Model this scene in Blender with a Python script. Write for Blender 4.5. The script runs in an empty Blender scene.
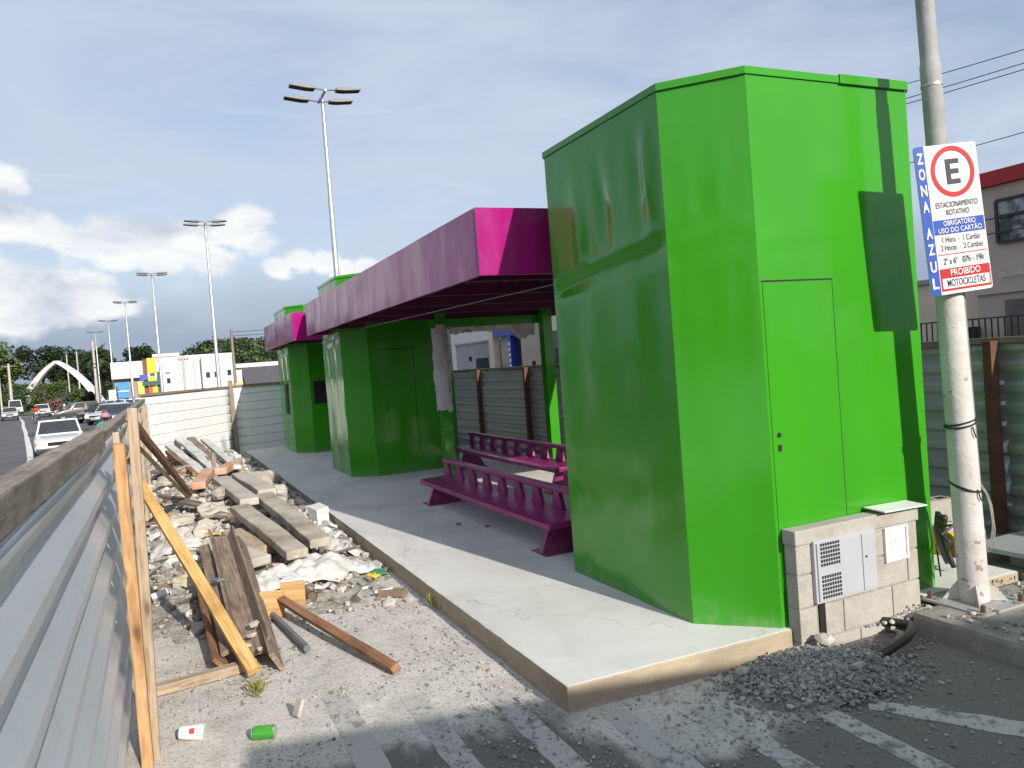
import bpy, bmesh, math, random
from mathutils import Vector, Matrix, Euler, noise
random.seed(7)
R_ = math.radians
sc = bpy.context.scene
col = sc.collection

# ------------------------------------------------------------------ helpers
class MB:
    """collects shapes into one mesh"""
    def __init__(s): s.v = []; s.f = []; s.m = []
    def add(s, vs, fs, mi=0):
        o = len(s.v); s.v += [tuple(v) for v in vs]
        for f in fs: s.f.append([o + i for i in f]); s.m.append(mi)
        return s
    def box(s, x0, x1, y0, y1, z0, z1, mi=0, rot=None, piv=None):
        vs = [Vector(p) for p in ((x0,y0,z0),(x1,y0,z0),(x1,y1,z0),(x0,y1,z0),(x0,y0,z1),(x1,y0,z1),(x1,y1,z1),(x0,y1,z1))]
        if rot is not None:
            c = Vector(piv) if piv else Vector(((x0+x1)/2,(y0+y1)/2,(z0+z1)/2))
            vs = [c + rot @ (v - c) for v in vs]
        return s.add(vs, [(3,2,1,0),(4,5,6,7),(0,1,5,4),(1,2,6,5),(2,3,7,6),(3,0,4,7)], mi)
    def prism(s, poly, z0, z1, mi=0, poly1=None):
        n = len(poly); p1 = poly1 or poly
        vs = [(a, b, z0) for a, b in poly] + [(a, b, z1) for a, b in p1]
        fs = [tuple(range(n-1, -1, -1)), tuple(range(n, 2*n))] + [(i, (i+1) % n, n + (i+1) % n, n + i) for i in range(n)]
        return s.add(vs, fs, mi)
    def prism_ax(s, poly, a0, a1, ax, mi=0):
        """poly in the two other axes (cyclic order kept simple), extruded along ax"""
        n = len(poly)
        def put(p, a):
            if ax == 0: return (a, p[0], p[1])
            if ax == 1: return (p[0], a, p[1])
            return (p[0], p[1], a)
        vs = [put(p, a0) for p in poly] + [put(p, a1) for p in poly]
        fs = [tuple(range(n-1, -1, -1)), tuple(range(n, 2*n))] + [(i, (i+1) % n, n + (i+1) % n, n + i) for i in range(n)]
        return s.add(vs, fs, mi)
    def tube(s, pts, r, n=10, mi=0, cap=True):
        pts = [Vector(p) for p in pts]; k = len(pts)
        rs = r if isinstance(r, (list, tuple)) else [r]*k
        vs = []; up = None
        for i, p in enumerate(pts):
            d = (pts[min(i+1, k-1)] - pts[max(i-1, 0)]).normalized()
            if up is None:
                up = Vector((0,0,1)) if abs(d.z) < .9 else Vector((1,0,0))
            a = (up - d*up.dot(d)).normalized(); b = d.cross(a); up = a
            for j in range(n):
                t = 2*math.pi*j/n
                vs.append(p + (a*math.cos(t) + b*math.sin(t))*rs[i])
        fs = []
        for i in range(k-1):
            for j in range(n):
                fs.append((i*n+j, i*n+(j+1) % n, (i+1)*n+(j+1) % n, (i+1)*n+j))
        if cap: fs += [tuple(range(n-1, -1, -1)), tuple(range((k-1)*n, k*n))]
        return s.add(vs, fs, mi)
    def ball(s, c, r, n=10, m=6, mi=0, sq=(1,1,1)):
        vs = []; fs = []
        for i in range(m+1):
            ph = math.pi*i/m
            for j in range(n):
                th = 2*math.pi*j/n
                vs.append((c[0]+r*sq[0]*math.sin(ph)*math.cos(th), c[1]+r*sq[1]*math.sin(ph)*math.sin(th), c[2]+r*sq[2]*math.cos(ph)))
        for i in range(m):
            for j in range(n):
                fs.append((i*n+j, (i+1)*n+j, (i+1)*n+(j+1) % n, i*n+(j+1) % n))
        return s.add(vs, fs, mi)
    def chunk(s, c, r, mi=0, flat=.7):
        """an irregular stone: jittered octahedron-like lump"""
        n = random.choice((5, 6, 7)); vs = []
        q = Euler((random.uniform(-.5,.5), random.uniform(-.5,.5), random.uniform(0,6.3))).to_matrix()
        sx, sy = random.uniform(.65,1.3), random.uniform(.6,1.1)
        for zz, rr in ((-.5,.75),(.35,.9),(.62,.5)):
            for j in range(n):
                t = 2*math.pi*(j + random.uniform(-.3,.3))/n
                k = rr*random.uniform(.75,1.15)
                vs.append(Vector(c) + q @ Vector((math.cos(t)*k*r*sx, math.sin(t)*k*r*sy, zz*r*flat*random.uniform(.8,1.2))))
        fs = [tuple(range(n-1,-1,-1)), tuple(range(2*n,3*n))]
        for i in range(2):
            for j in range(n):
                fs.append((i*n+j, i*n+(j+1) % n, (i+1)*n+(j+1) % n, (i+1)*n+j))
        return s.add(vs, fs, mi)
    def build(s, name, mats, parent=None, loc=None, bevel=0, smooth=None, world=True, rec=True):
        me = bpy.data.meshes.new(name); me.from_pydata(s.v, [], s.f)
        if not isinstance(mats, (list, tuple)): mats = [mats]
        for m in mats: me.materials.append(m)
        if len(mats) > 1: me.polygons.foreach_set('material_index', s.m)
        if bevel or rec:
            bm = bmesh.new(); bm.from_mesh(me)
            if rec: bmesh.ops.recalc_face_normals(bm, faces=bm.faces)
            if bevel: bmesh.ops.bevel(bm, geom=[e for e in bm.edges if len(e.link_faces) == 2 and e.calc_face_angle(0) > .5], offset=bevel, segments=2, affect='EDGES', profile=.6, clamp_overlap=True)
            bm.to_mesh(me); bm.free()
        if smooth is not None:
            me.polygons.foreach_set('use_smooth', [True]*len(me.polygons)); me.set_sharp_from_angle(angle=R_(smooth))
        o = bpy.data.objects.new(name, me); col.objects.link(o)
        if parent is not None:
            o.parent = parent
            if world: o.matrix_parent_inverse = parent.matrix_basis.inverted()
        if loc is not None: o.location = loc
        return o

def tag(o, label=None, cat=None, group=None, kind=None):
    if label: o['label'] = label
    if cat: o['category'] = cat
    if group: o['group'] = group
    if kind: o['kind'] = kind
    return o
def thing(name, label, cat, loc=(0,0,0), rz=0, group=None):
    o = bpy.data.objects.new(name, None); col.objects.link(o); o.empty_display_size = .2
    o.location = loc; o.rotation_euler = (0, 0, rz)
    return tag(o, label, cat, group)
def copy_tree(o, parent=None):
    c = o.copy(); col.objects.link(c); c.parent = parent
    if parent is not None: c.matrix_parent_inverse = o.matrix_parent_inverse.copy()
    for ch in list(o.children): copy_tree(ch, c)
    return c
def structure(o): o['kind'] = 'structure'; return o

# ------------------------------------------------------------------ materials
def newmat(name):
    m = bpy.data.materials.new(name); m.use_nodes = True
    nt = m.node_tree; return m, nt, nt.nodes, nt.links, nt.nodes['Principled BSDF']
def N(nt, t, **k):
    n = nt.nodes.new(t)
    for a, b in k.items(): setattr(n, a, b)
    return n
def coords(nt, scale=(1,1,1), rot=(0,0,0)):
    tc = N(nt, 'ShaderNodeTexCoord'); mp = N(nt, 'ShaderNodeMapping')
    mp.inputs['Scale'].default_value = scale; mp.inputs['Rotation'].default_value = rot
    nt.links.new(tc.outputs['Object'], mp.inputs['Vector']); return mp.outputs['Vector']
def noise_n(nt, vec, scale, detail=6, rough=.6, dist=0):
    n = N(nt, 'ShaderNodeTexNoise'); n.inputs['Scale'].default_value = scale; n.inputs['Detail'].default_value = detail
    n.inputs['Roughness'].default_value = rough; n.inputs['Distortion'].default_value = dist
    if vec is not None: nt.links.new(vec, n.inputs['Vector'])
    return n.outputs['Fac']
def ramp(nt, fac, stops):
    r = N(nt, 'ShaderNodeValToRGB'); e = r.color_ramp.elements
    while len(e) < len(stops): e.new(.5)
    for i, (p, c) in enumerate(stops):
        e[i].position = p; e[i].color = (*c, 1) if len(c) == 3 else c
    nt.links.new(fac, r.inputs['Fac']); return r.outputs['Color']
def mix(nt, fac, a, b, blend='MIX'):
    m = N(nt, 'ShaderNodeMix', data_type='RGBA', blend_type=blend)
    for s, v in ((m.inputs['Factor'], fac), (m.inputs['A'], a), (m.inputs['B'], b)):
        if hasattr(v, 'is_linked') or hasattr(v, 'links'): nt.links.new(v, s)
        elif isinstance(v, (tuple, list)): s.default_value = (*v, 1) if len(v) == 3 else v
        else: s.default_value = v
    return m.outputs['Result']
def math_n(nt, op, a, b=None, clamp=False):
    n = N(nt, 'ShaderNodeMath', operation=op); n.use_clamp = clamp
    for i, v in enumerate((a, b)):
        if v is None: continue
        if hasattr(v, 'links'): nt.links.new(v, n.inputs[i])
        else: n.inputs[i].default_value = v
    return n.outputs[0]
def smooth_n(nt, v, a, b):
    n = N(nt, 'ShaderNodeMapRange', interpolation_type='SMOOTHSTEP')
    nt.links.new(v, n.inputs[0]); n.inputs[1].default_value = a; n.inputs[2].default_value = b
    return n.outputs[0]
def bump_n(nt, h, strength, dist=.01):
    b = N(nt, 'ShaderNodeBump'); b.inputs['Strength'].default_value = strength; b.inputs['Distance'].default_value = dist
    nt.links.new(h, b.inputs['Height']); return b.outputs['Normal']

def M(name, c1, c2=None, scale=4, rough=.7, metal=0, bump=0, bscale=60, stretch=(1,1,1), coat=0, rvar=0, lo=.35, hi=.65, speck=None, bdist=.01):
    m, nt, nd, lk, bs = newmat(name)
    v = coords(nt, stretch)
    c2 = c2 or tuple(x*.8 for x in c1)
    f = noise_n(nt, v, scale, 8, .62)
    c = ramp(nt, f, ((lo, c1), (hi, c2)))
    if speck:
        f2 = noise_n(nt, v, speck[0], 3, .5); k = smooth_n(nt, f2, speck[1], speck[1]+.06)
        c = mix(nt, k, c, speck[2])
    lk.new(c, bs.inputs['Base Color'])
    bs.inputs['Roughness'].default_value = rough; bs.inputs['Metallic'].default_value = metal
    if rvar:
        r = N(nt, 'ShaderNodeMapRange'); lk.new(noise_n(nt, v, scale*2.3, 6), r.inputs[0])
        r.inputs[1].default_value = .3; r.inputs[2].default_value = .7
        r.inputs[3].default_value = max(0, rough - rvar); r.inputs[4].default_value = rough + rvar
        lk.new(r.outputs[0], bs.inputs['Roughness'])
    if coat: bs.inputs['Coat Weight'].default_value = coat; bs.inputs['Coat Roughness'].default_value = .12
    if bump: lk.new(bump_n(nt, noise_n(nt, v, bscale, 8, .65), bump, bdist), bs.inputs['Normal'])
    return m

def wood(name, c1, c2, c3, rough=.75):
    """grain runs along the local x axis; knots and soft weather blotches"""
    m, nt, nd, lk, bs = newmat(name)
    v = coords(nt, (1.2, 16, 16)); g = noise_n(nt, v, 3.2, 8, .65, .4)
    c = ramp(nt, g, ((.3, c1), (.5, c2), (.72, c3)))
    v2 = coords(nt, (2, 5, 5)); b = noise_n(nt, v2, 1.6, 4)
    c = mix(nt, math_n(nt, 'MULTIPLY', smooth_n(nt, b, .5, .72), .55), c, tuple(x*.6 for x in c1))
    vo = N(nt, 'ShaderNodeTexVoronoi'); lk.new(coords(nt, (3, 9, 9), (.2,.1,.3)), vo.inputs['Vector']); vo.inputs['Scale'].default_value = .9
    k = math_n(nt, 'SUBTRACT', 1, smooth_n(nt, vo.outputs['Distance'], .05, .16))
    c = mix(nt, math_n(nt, 'MULTIPLY', k, .7), c, tuple(x*.3 for x in c1))
    lk.new(c, bs.inputs['Base Color']); bs.inputs['Roughness'].default_value = rough
    lk.new(bump_n(nt, g, .5, .004), bs.inputs['Normal']); return m

def paint(name, c, dirt, rough=.25, streak=.35, sheen=1.0, fade=None):
    """gloss paint on sheet metal: slight tone drift, runs of dust, oil-canning"""
    m, nt, nd, lk, bs = newmat(name)
    v = coords(nt); big = noise_n(nt, v, .8, 5)
    cc = ramp(nt, big, ((.3, tuple(x*.93 for x in c)), (.7, tuple(min(1, x*1.06) for x in c))))
    vs = coords(nt, (2.2, 2.2, .45)); st = noise_n(nt, vs, 1.8, 5, .6)
    k = math_n(nt, 'MULTIPLY', smooth_n(nt, st, .52, .78), streak)
    cc = mix(nt, k, cc, dirt)
    if fade:
        fl = noise_n(nt, coords(nt, (1,1,.8)), 2.6, 9, .72, .6); cc = mix(nt, math_n(nt, 'MULTIPLY', smooth_n(nt, fl, .5, .66), fade[0]), cc, fade[1])
    gz = N(nt, 'ShaderNodeSeparateXYZ'); lk.new(v, gz.inputs[0])
    spl = math_n(nt, 'ADD', math_n(nt, 'MULTIPLY', noise_n(nt, coords(nt, (1,1,.6)), 9, 8, .75), .9), math_n(nt, 'MULTIPLY', gz.outputs[2], -1.0))
    cc = mix(nt, math_n(nt, 'MULTIPLY', smooth_n(nt, spl, .16, .50), .38), cc, (.33,.31,.26))
    lk.new(cc, bs.inputs['Base Color'])
    r = N(nt, 'ShaderNodeMapRange'); lk.new(st, r.inputs[0]); r.inputs[1].default_value = .35; r.inputs[2].default_value = .75
    r.inputs[3].default_value = rough; r.inputs[4].default_value = rough + .16; lk.new(r.outputs[0], bs.inputs['Roughness'])
    bs.inputs['Specular IOR Level'].default_value = .5*sheen
    wob = noise_n(nt, coords(nt, (1,1,.7)), 2.2, 2, .4)
    fine = noise_n(nt, v, 45, 2)
    h = math_n(nt, 'ADD', wob, math_n(nt, 'MULTIPLY', fine, .006))
    lk.new(bump_n(nt, h, .5, .03), bs.inputs['Normal']); return m

def zinc(name, c1=(.52,.54,.57), c2=(.38,.40,.43), rough=.42, metal=.55, dirt=.45):
    """galvanised sheet with spangle, rain streaks and handling scuffs"""
    m, nt, nd, lk, bs = newmat(name)
    v = coords(nt); f = noise_n(nt, coords(nt, (1,.35,4)), 2.2, 8, .7)
    c = ramp(nt, f, ((.32, c1), (.68, c2)))
    d = noise_n(nt, v, 5, 8, .7); c = mix(nt, math_n(nt, 'MULTIPLY', smooth_n(nt, d, .55, .75), dirt), c, (.30,.28,.25))
    sp = noise_n(nt, v, 38, 2); c = mix(nt, math_n(nt, 'MULTIPLY', smooth_n(nt, sp, .4, .7), .22), c, (.68,.7,.72))
    lk.new(c, bs.inputs['Base Color']); bs.inputs['Metallic'].default_value = metal
    r = N(nt, 'ShaderNodeMapRange'); lk.new(f, r.inputs[0]); r.inputs[3].default_value = rough-.12; r.inputs[4].default_value = rough+.2; lk.new(r.outputs[0], bs.inputs['Roughness'])
    lk.new(bump_n(nt, noise_n(nt, v, 6, 4), .25, .006), bs.inputs['Normal']); return m

GREEN = paint('green_paint', (.040,.285,.012), (.09,.26,.05), .11, .12)
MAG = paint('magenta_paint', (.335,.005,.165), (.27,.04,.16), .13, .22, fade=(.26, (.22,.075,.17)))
PURP = paint('purple_bench_paint', (.235,.012,.125), (.25,.06,.16), .3, .25)
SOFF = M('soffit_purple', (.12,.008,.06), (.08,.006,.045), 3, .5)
DARK = M('dark_gap', (.012,.013,.012), (.006,.006,.006), 5, .8)
BLACK = M('black_rubber', (.016,.016,.017), (.03,.03,.03), 9, .5, bump=.2)
WHITE = M('white_paint', (.78,.78,.77), (.68,.68,.66), 3, .45)
OFFW = M('offwhite_plaster', (.74,.73,.69), (.62,.60,.56), 1.2, .85, bump=.1)
ZINC = zinc('galvanised_sheet', (.72,.76,.83), (.58,.62,.69), .40, .45, .25)
ZINCW = zinc('weathered_white_sheet', (.86,.865,.87), (.78,.79,.80), .5, .05, .12)
ZINCR = zinc('dull_grey_sheet', (.50,.52,.55), (.37,.39,.42), .5, .3)
PINE = wood('pine_timber', (.27,.13,.05), (.47,.275,.125), (.58,.39,.21))
PINEG = wood('greyed_pine', (.24,.17,.11), (.40,.31,.215), (.50,.42,.33))
YEL = wood('yellow_pine', (.36,.19,.06), (.60,.37,.13), (.70,.49,.23))
RAIL = wood('weathered_rail', (.13,.10,.075), (.26,.215,.17), (.38,.33,.27))
OLDW = wood('old_grey_board', (.12,.095,.075), (.24,.19,.15), (.36,.30,.25))
BROWNW = wood('red_brown_board', (.13,.06,.03), (.28,.14,.07), (.40,.23,.135))
RUSTP = M('rust_post', (.09,.04,.025), (.15,.07,.045), 6, .8, bump=.4)
WHITEW = wood('whitewashed_board', (.45,.42,.37), (.66,.64,.60), (.78,.77,.74))
CONC = M('old_concrete', (.50,.46,.385), (.25,.22,.175), 3.0, .9, bump=.7, bscale=22, speck=(26,.62,(.52,.50,.46)))
CONCL = M('pale_concrete', (.52,.49,.43), (.40,.365,.31), 3, .9, bump=.6, bscale=25)
BRICK = M('orange_brick', (.58,.22,.09), (.56,.44,.36), 5, .9, bump=.5, bscale=30)
PLAST = M('white_plastic', (.66,.655,.64), (.56,.55,.53), 5, .45, bump=.25, bscale=14)
GALV = M('galvanised_steel', (.50,.51,.52), (.42,.43,.44), 6, .4, .6, rvar=.1)
STEEL = M('grey_steel', (.30,.31,.33), (.24,.25,.27), 3, .45, .3)
GLASS = M('dark_glass', (.03,.035,.04), (.045,.05,.055), 2, .07)
CHROME = M('wheel_rim', (.5,.5,.52), (.4,.4,.42), 5, .3, .8)

def slab_mat():
    m, nt, nd, lk, bs = newmat('fresh_concrete')
    v = coords(nt); a = noise_n(nt, v, 1.1, 8, .65, .6); b = noise_n(nt, coords(nt, (1,.3,1), (0,0,.5)), 5, 8, .7)
    c = ramp(nt, a, ((.3,(.70,.69,.66)), (.52,(.615,.605,.58)), (.72,(.50,.49,.465))))
    c = mix(nt, math_n(nt, 'MULTIPLY', smooth_n(nt, b, .5, .75), .5), c, (.46,.45,.425))
    s = noise_n(nt, v, 90, 3); c = mix(nt, math_n(nt, 'MULTIPLY', smooth_n(nt, s, .6, .7), .25), c, (.35,.34,.32))
    st = noise_n(nt, coords(nt, (1,.6,1)), .55, 7, .7, 1.0); c = mix(nt, math_n(nt, 'MULTIPLY', smooth_n(nt, st, .52, .66), .30), c, (.44,.42,.38))
    vo = N(nt, 'ShaderNodeTexVoronoi', feature='DISTANCE_TO_EDGE'); lk.new(coords(nt, (.33,.33,.33)), vo.inputs['Vector']); vo.inputs['Scale'].default_value = 1.0
    wv = N(nt, 'ShaderNodeVectorMath', operation='ADD'); mp_ = N(nt, 'ShaderNodeTexNoise'); mp_.inputs['Scale'].default_value = 2.5; mp_.inputs['Detail'].default_value = 6; lk.new(v, mp_.inputs['Vector']); scv = N(nt, 'ShaderNodeVectorMath', operation='SCALE'); scv.inputs[3].default_value = .35; lk.new(mp_.outputs['Color'], scv.inputs[0]); lk.new(coords(nt, (.33,.33,.33)), wv.inputs[0]); lk.new(scv.outputs[0], wv.inputs[1]); lk.new(wv.outputs[0], vo.inputs['Vector'])
    ck = math_n(nt, 'SUBTRACT', 1, smooth_n(nt, vo.outputs['Distance'], .0, .004)); c = mix(nt, math_n(nt, 'MULTIPLY', ck, .45), c, (.25,.24,.22))
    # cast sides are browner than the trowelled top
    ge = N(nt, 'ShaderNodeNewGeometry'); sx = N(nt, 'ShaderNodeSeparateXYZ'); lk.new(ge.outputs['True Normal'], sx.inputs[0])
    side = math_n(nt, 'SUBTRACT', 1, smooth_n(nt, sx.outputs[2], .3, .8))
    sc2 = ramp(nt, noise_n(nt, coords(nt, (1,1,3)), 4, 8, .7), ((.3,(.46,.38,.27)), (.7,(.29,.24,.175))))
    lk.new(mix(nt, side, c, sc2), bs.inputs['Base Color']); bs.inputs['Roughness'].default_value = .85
    h = math_n(nt, 'ADD', noise_n(nt, coords(nt, (1,.25,1), (0,0,.5)), 7, 8, .7), math_n(nt, 'MULTIPLY', s, .3))
    lk.new(bump_n(nt, h, .35, .006), bs.inputs['Normal']); return m
SLAB = slab_mat()

def ground_mat():
    m, nt, nd, lk, bs = newmat('dusty_asphalt')
    v = coords(nt); sx = N(nt, 'ShaderNodeSeparateXYZ'); lk.new(v, sx.inputs[0]); X, Y = sx.outputs[0], sx.outputs[1]
    agg = noise_n(nt, v, 120, 4, .7); mid = noise_n(nt, v, 9, 8, .7)
    asp = ramp(nt, agg, ((.3,(.125,.113,.102)), (.55,(.18,.166,.152)), (.75,(.30,.283,.262))))
    asp = mix(nt, math_n(nt, 'MULTIPLY', smooth_n(nt, mid, .45, .7), .4), asp, (.12,.115,.11))
    # cement and sand trodden over the tarmac
    a = smooth_n(nt, Y, 2.9, 4.1); left = math_n(nt, 'SUBTRACT', 1, smooth_n(nt, X, 1.6, 2.4))
    zone = math_n(nt, 'MULTIPLY', a, left)
    bx = math_n(nt, 'MULTIPLY', math_n(nt, 'MULTIPLY', smooth_n(nt, X, 1.3, 2.0), math_n(nt, 'SUBTRACT', 1, smooth_n(nt, X, 2.5, 3.1))), smooth_n(nt, Y, 2.35, 3.0))
    bias = math_n(nt, 'MAXIMUM', math_n(nt, 'MULTIPLY', zone, .60), math_n(nt, 'MULTIPLY', bx, .54))
    n1 = noise_n(nt, v, 1.9, 9, .66, .5); n2 = noise_n(nt, coords(nt, (1,.33,1), (0,0,-.75)), 4.2, 9, .72)
    s = math_n(nt, 'ADD', math_n(nt, 'ADD', math_n(nt, 'MULTIPLY', n1, .6), math_n(nt, 'MULTIPLY', n2, .6)), bias)
    k = smooth_n(nt, s, .74, .98)
    kk = math_n(nt, 'MULTIPLY', k, .93)
    dust = ramp(nt, noise_n(nt, v, 3.3, 8, .7), ((.3,(.72,.69,.645)), (.5,(.62,.59,.545)), (.7,(.46,.435,.395))))
    fl = noise_n(nt, v, 60, 3, .6); dust = mix(nt, math_n(nt, 'MULTIPLY', smooth_n(nt, fl, .53, .63), .6), dust, (.22,.205,.18))
    pt_ = noise_n(nt, v, 3.0, 9, .78, .4); dust = mix(nt, math_n(nt, 'MULTIPLY', smooth_n(nt, pt_, .54, .68), .5), dust, (.27,.25,.215))
    lk.new(mix(nt, kk, asp, dust), bs.inputs['Base Color']); bs.inputs['Roughness'].default_value = .9
    h = math_n(nt, 'ADD', math_n(nt, 'MULTIPLY', agg, .5), math_n(nt, 'ADD', mid, math_n(nt, 'MULTIPLY', n2, .8)))
    lk.new(bump_n(nt, h, .7, .012), bs.inputs['Normal']); return m
GROUND = ground_mat()

def stripe_mat():
    m, nt, nd, lk, bs = newmat('worn_white_marking')
    v = coords(nt); w = noise_n(nt, v, 14, 9, .75); w2 = noise_n(nt, v, 2.2, 6)
    k = smooth_n(nt, math_n(nt, 'ADD', w, math_n(nt, 'MULTIPLY', w2, .6)), .80, .96)
    c = mix(nt, k, (.46,.445,.42), (.19,.18,.168))
    lk.new(c, bs.inputs['Base Color']); bs.inputs['Roughness'].default_value = .8
    lk.new(bump_n(nt, noise_n(nt, v, 110, 4, .7), .5, .006), bs.inputs['Normal']); return m
STRIPE = stripe_mat()
ROAD = M('road_asphalt', (.115,.115,.118), (.085,.085,.088), .6, .85, bump=.3, bscale=90)
EARTH = M('verge_earth', (.12,.11,.07), (.07,.08,.035), .8, .95)
DEBRIS = M('debris_soil', (.52,.49,.43), (.22,.20,.17), 5, .95, bump=1.0, bscale=18, speck=(30,.58,(.62,.60,.56)), bdist=.03)
GREYST = M('grey_gravel', (.33,.32,.30), (.19,.185,.175), 8, .9)
GREYS2 = M('pale_gravel', (.50,.48,.44), (.36,.34,.31), 8, .9)
BROWNST = M('brown_fragment', (.27,.20,.145), (.2,.145,.105), 8, .9)

def block_mat():
    m, nt, nd, lk, bs = newmat('concrete_block')
    v = coords(nt); a = noise_n(nt, v, 5, 8, .7); p = noise_n(nt, v, 110, 3, .6)
    c = ramp(nt, a, ((.3,(.47,.45,.41)), (.55,(.39,.37,.325)), (.75,(.29,.265,.225))))
    c = mix(nt, math_n(nt, 'MULTIPLY', smooth_n(nt, p, .56, .64), .5), c, (.27,.25,.22))
    lk.new(c, bs.inputs['Base Color']); bs.inputs['Roughness'].default_value = .92
    lk.new(bump_n(nt, math_n(nt, 'ADD', p, a), .8, .006), bs.inputs['Normal']); return m
BLOCK = block_mat()
MORTAR = M('mortar', (.36,.335,.29), (.27,.25,.21), 12, .95, bump=.6, bscale=50)

# ------------------------------------------------------------------ camera, sky, sun
F = 778.0
CAM = Vector((0, 0, 1.73))
def unit(v): return Vector(v).normalized()
y_ = unit((159-512, 388-384, F)); x_ = Vector((2225-512, 229-384, F)); x_ = (x_ - y_*x_.dot(y_)).normalized(); z_ = x_.cross(y_)
Rm = Matrix((x_, y_, z_))                  # camera (right, down, forward) -> world
cd = bpy.data.cameras.new('camera'); cam = bpy.data.objects.new('camera', cd); col.objects.link(cam)
rt, dn, fw = (Rm @ Vector(a) for a in ((1,0,0),(0,1,0),(0,0,1)))
cam.matrix_world = Matrix(((rt.x,-dn.x,-fw.x,CAM.x),(rt.y,-dn.y,-fw.y,CAM.y),(rt.z,-dn.z,-fw.z,CAM.z),(0,0,0,1)))
cd.sensor_width = 36; cd.lens = F/1024*36; cd.clip_start = .05; cd.clip_end = 4000
sc.camera = cam

SUNAZ = math.atan2(.166, -.986); SUNEL = R_(25.5)
sun_dir = Vector((math.sin(SUNAZ)*math.cos(SUNEL), math.cos(SUNAZ)*math.cos(SUNEL), math.sin(SUNEL)))
sl = bpy.data.lights.new('sun', 'SUN'); sl.energy = 4.3; sl.angle = R_(.55); sl.color = (1, .93, .82)
so = bpy.data.objects.new('sun', sl); col.objects.link(so)
so.rotation_euler = (-sun_dir).to_track_quat('-Z', 'Y').to_euler()

def sky():
    w = bpy.data.worlds.new('World'); sc.world = w; w.use_nodes = True
    nt = w.node_tree; lk = nt.links; bg = nt.nodes['Background']
    st = N(nt, 'ShaderNodeTexSky', sky_type='NISHITA'); st.sun_disc = False
    st.sun_elevation = SUNEL; st.sun_rotation = SUNAZ % (2*math.pi); st.air_density = 1.0; st.dust_density = 1.6; st.ozone_density = 1.5
    tc = N(nt, 'ShaderNodeTexCoord'); D = tc.outputs['Generated']
    sx = N(nt, 'ShaderNodeSeparateXYZ'); lk.new(D, sx.inputs[0]); Z = sx.outputs[2]
    def nz(scale, detail, rough, st3, dist=0, off=(0,0,0)):
        mp = N(nt, 'ShaderNodeMapping'); mp.inputs['Scale'].default_value = st3; mp.inputs['Location'].default_value = off
        lk.new(D, mp.inputs['Vector']); return noise_n(nt, mp.outputs[0], scale, detail, rough, dist)
    c = st.outputs['Color']
    # high thin veil
    veil = nz(2.2, 7, .55, (1,1,3.2), .8)
    kv = math_n(nt, 'MULTIPLY', smooth_n(nt, veil, .18, .66), .78)
    kv = math_n(nt, 'ADD', kv, .18, True)
    c = mix(nt, kv, c, (3.75,4.25,5.15))
    wisp = nz(5.0, 9, .68, (1,1,5), 1.2, (3,1,2))
    hz = smooth_n(nt, Z, .5, .10)
    c = mix(nt, math_n(nt, 'MULTIPLY', math_n(nt, 'MULTIPLY', smooth_n(nt, wisp, .5, .8), .6), hz), c, (5.0,5.3,5.9))
    # grey-blue bank low over the trees
    bank = math_n(nt, 'MULTIPLY', smooth_n(nt, math_n(nt, 'ADD', Z, math_n(nt, 'MULTIPLY', nz(6, 5, .5, (1,1,2)), -.10)), .10, .0), .80)
    c = mix(nt, bank, c, (1.9,2.35,3.25))
    # heaped clouds: lobes round world directions, edges broken by noise
    lobes = [(95,243,.034),(118,236,.040),(145,240,.044),(172,236,.044),(200,236,.044),(228,232,.042),(246,222,.034),(258,240,.028),(120,256,.036),(160,258,.036),(210,256,.036),
             (10,228,.040),(40,232,.036),(62,240,.026),(20,288,.056),(55,292,.058),(88,296,.050),(110,308,.036),(-30,280,.07),(0,315,.05),
             (280,268,.022),(300,262,.024),(322,262,.022),(345,270,.020),(365,268,.020),(2,178,.024),(18,190,.014),(-60,240,.08),(-130,290,.11),(1200,240,.10)]
    fb = nz(13, 9, .60, (1,1,1.7), .2); fine = nz(30, 6, .6, (1,1,1.4))
    best = None; sh = None
    for u, v, r in lobes:
        d = (Rm @ Vector((u-512, v-384, F))).normalized()
        vm = N(nt, 'ShaderNodeVectorMath', operation='SUBTRACT'); lk.new(D, vm.inputs[0]); vm.inputs[1].default_value = d
        sq = N(nt, 'ShaderNodeVectorMath', operation='MULTIPLY'); lk.new(vm.outputs[0], sq.inputs[0]); sq.inputs[1].default_value = (1,1,1.55)
        ln = N(nt, 'ShaderNodeVectorMath', operation='LENGTH'); lk.new(sq.outputs[0], ln.inputs[0])
        h = math_n(nt, 'SUBTRACT', 1, math_n(nt, 'DIVIDE', ln.outputs['Value'], r*1.25))
        best = h if best is None else math_n(nt, 'MAXIMUM', best, h)
    dens = math_n(nt, 'ADD', math_n(nt, 'SUBTRACT', best, .10), math_n(nt, 'MULTIPLY', math_n(nt, 'SUBTRACT', fb, .5), 1.5))
    dens = math_n(nt, 'ADD', dens, math_n(nt, 'MULTIPLY', math_n(nt, 'SUBTRACT', fine, .5), .45))
    kc = math_n(nt, 'MULTIPLY', smooth_n(nt, dens, .02, .46), .94)
    tone = nz(8, 8, .6, (1,1,2.2), .3, (0,0,.02))
    cc = ramp(nt, tone, ((.32,(3.7,4.1,4.8)), (.48,(5.3,5.5,5.8)), (.60,(6.4,6.45,6.4))))
    c = mix(nt, kc, c, cc)
    lk.new(c, bg.inputs['Color']); bg.inputs['Strength'].default_value = .122
sky()
sc.view_settings.view_transform = 'Standard'; sc.view_settings.look = 'None'; sc.view_settings.gamma = 1
sc.view_settings.exposure = .36
sc.cycles.max_bounces = 6; sc.cycles.use_denoising = True

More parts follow.
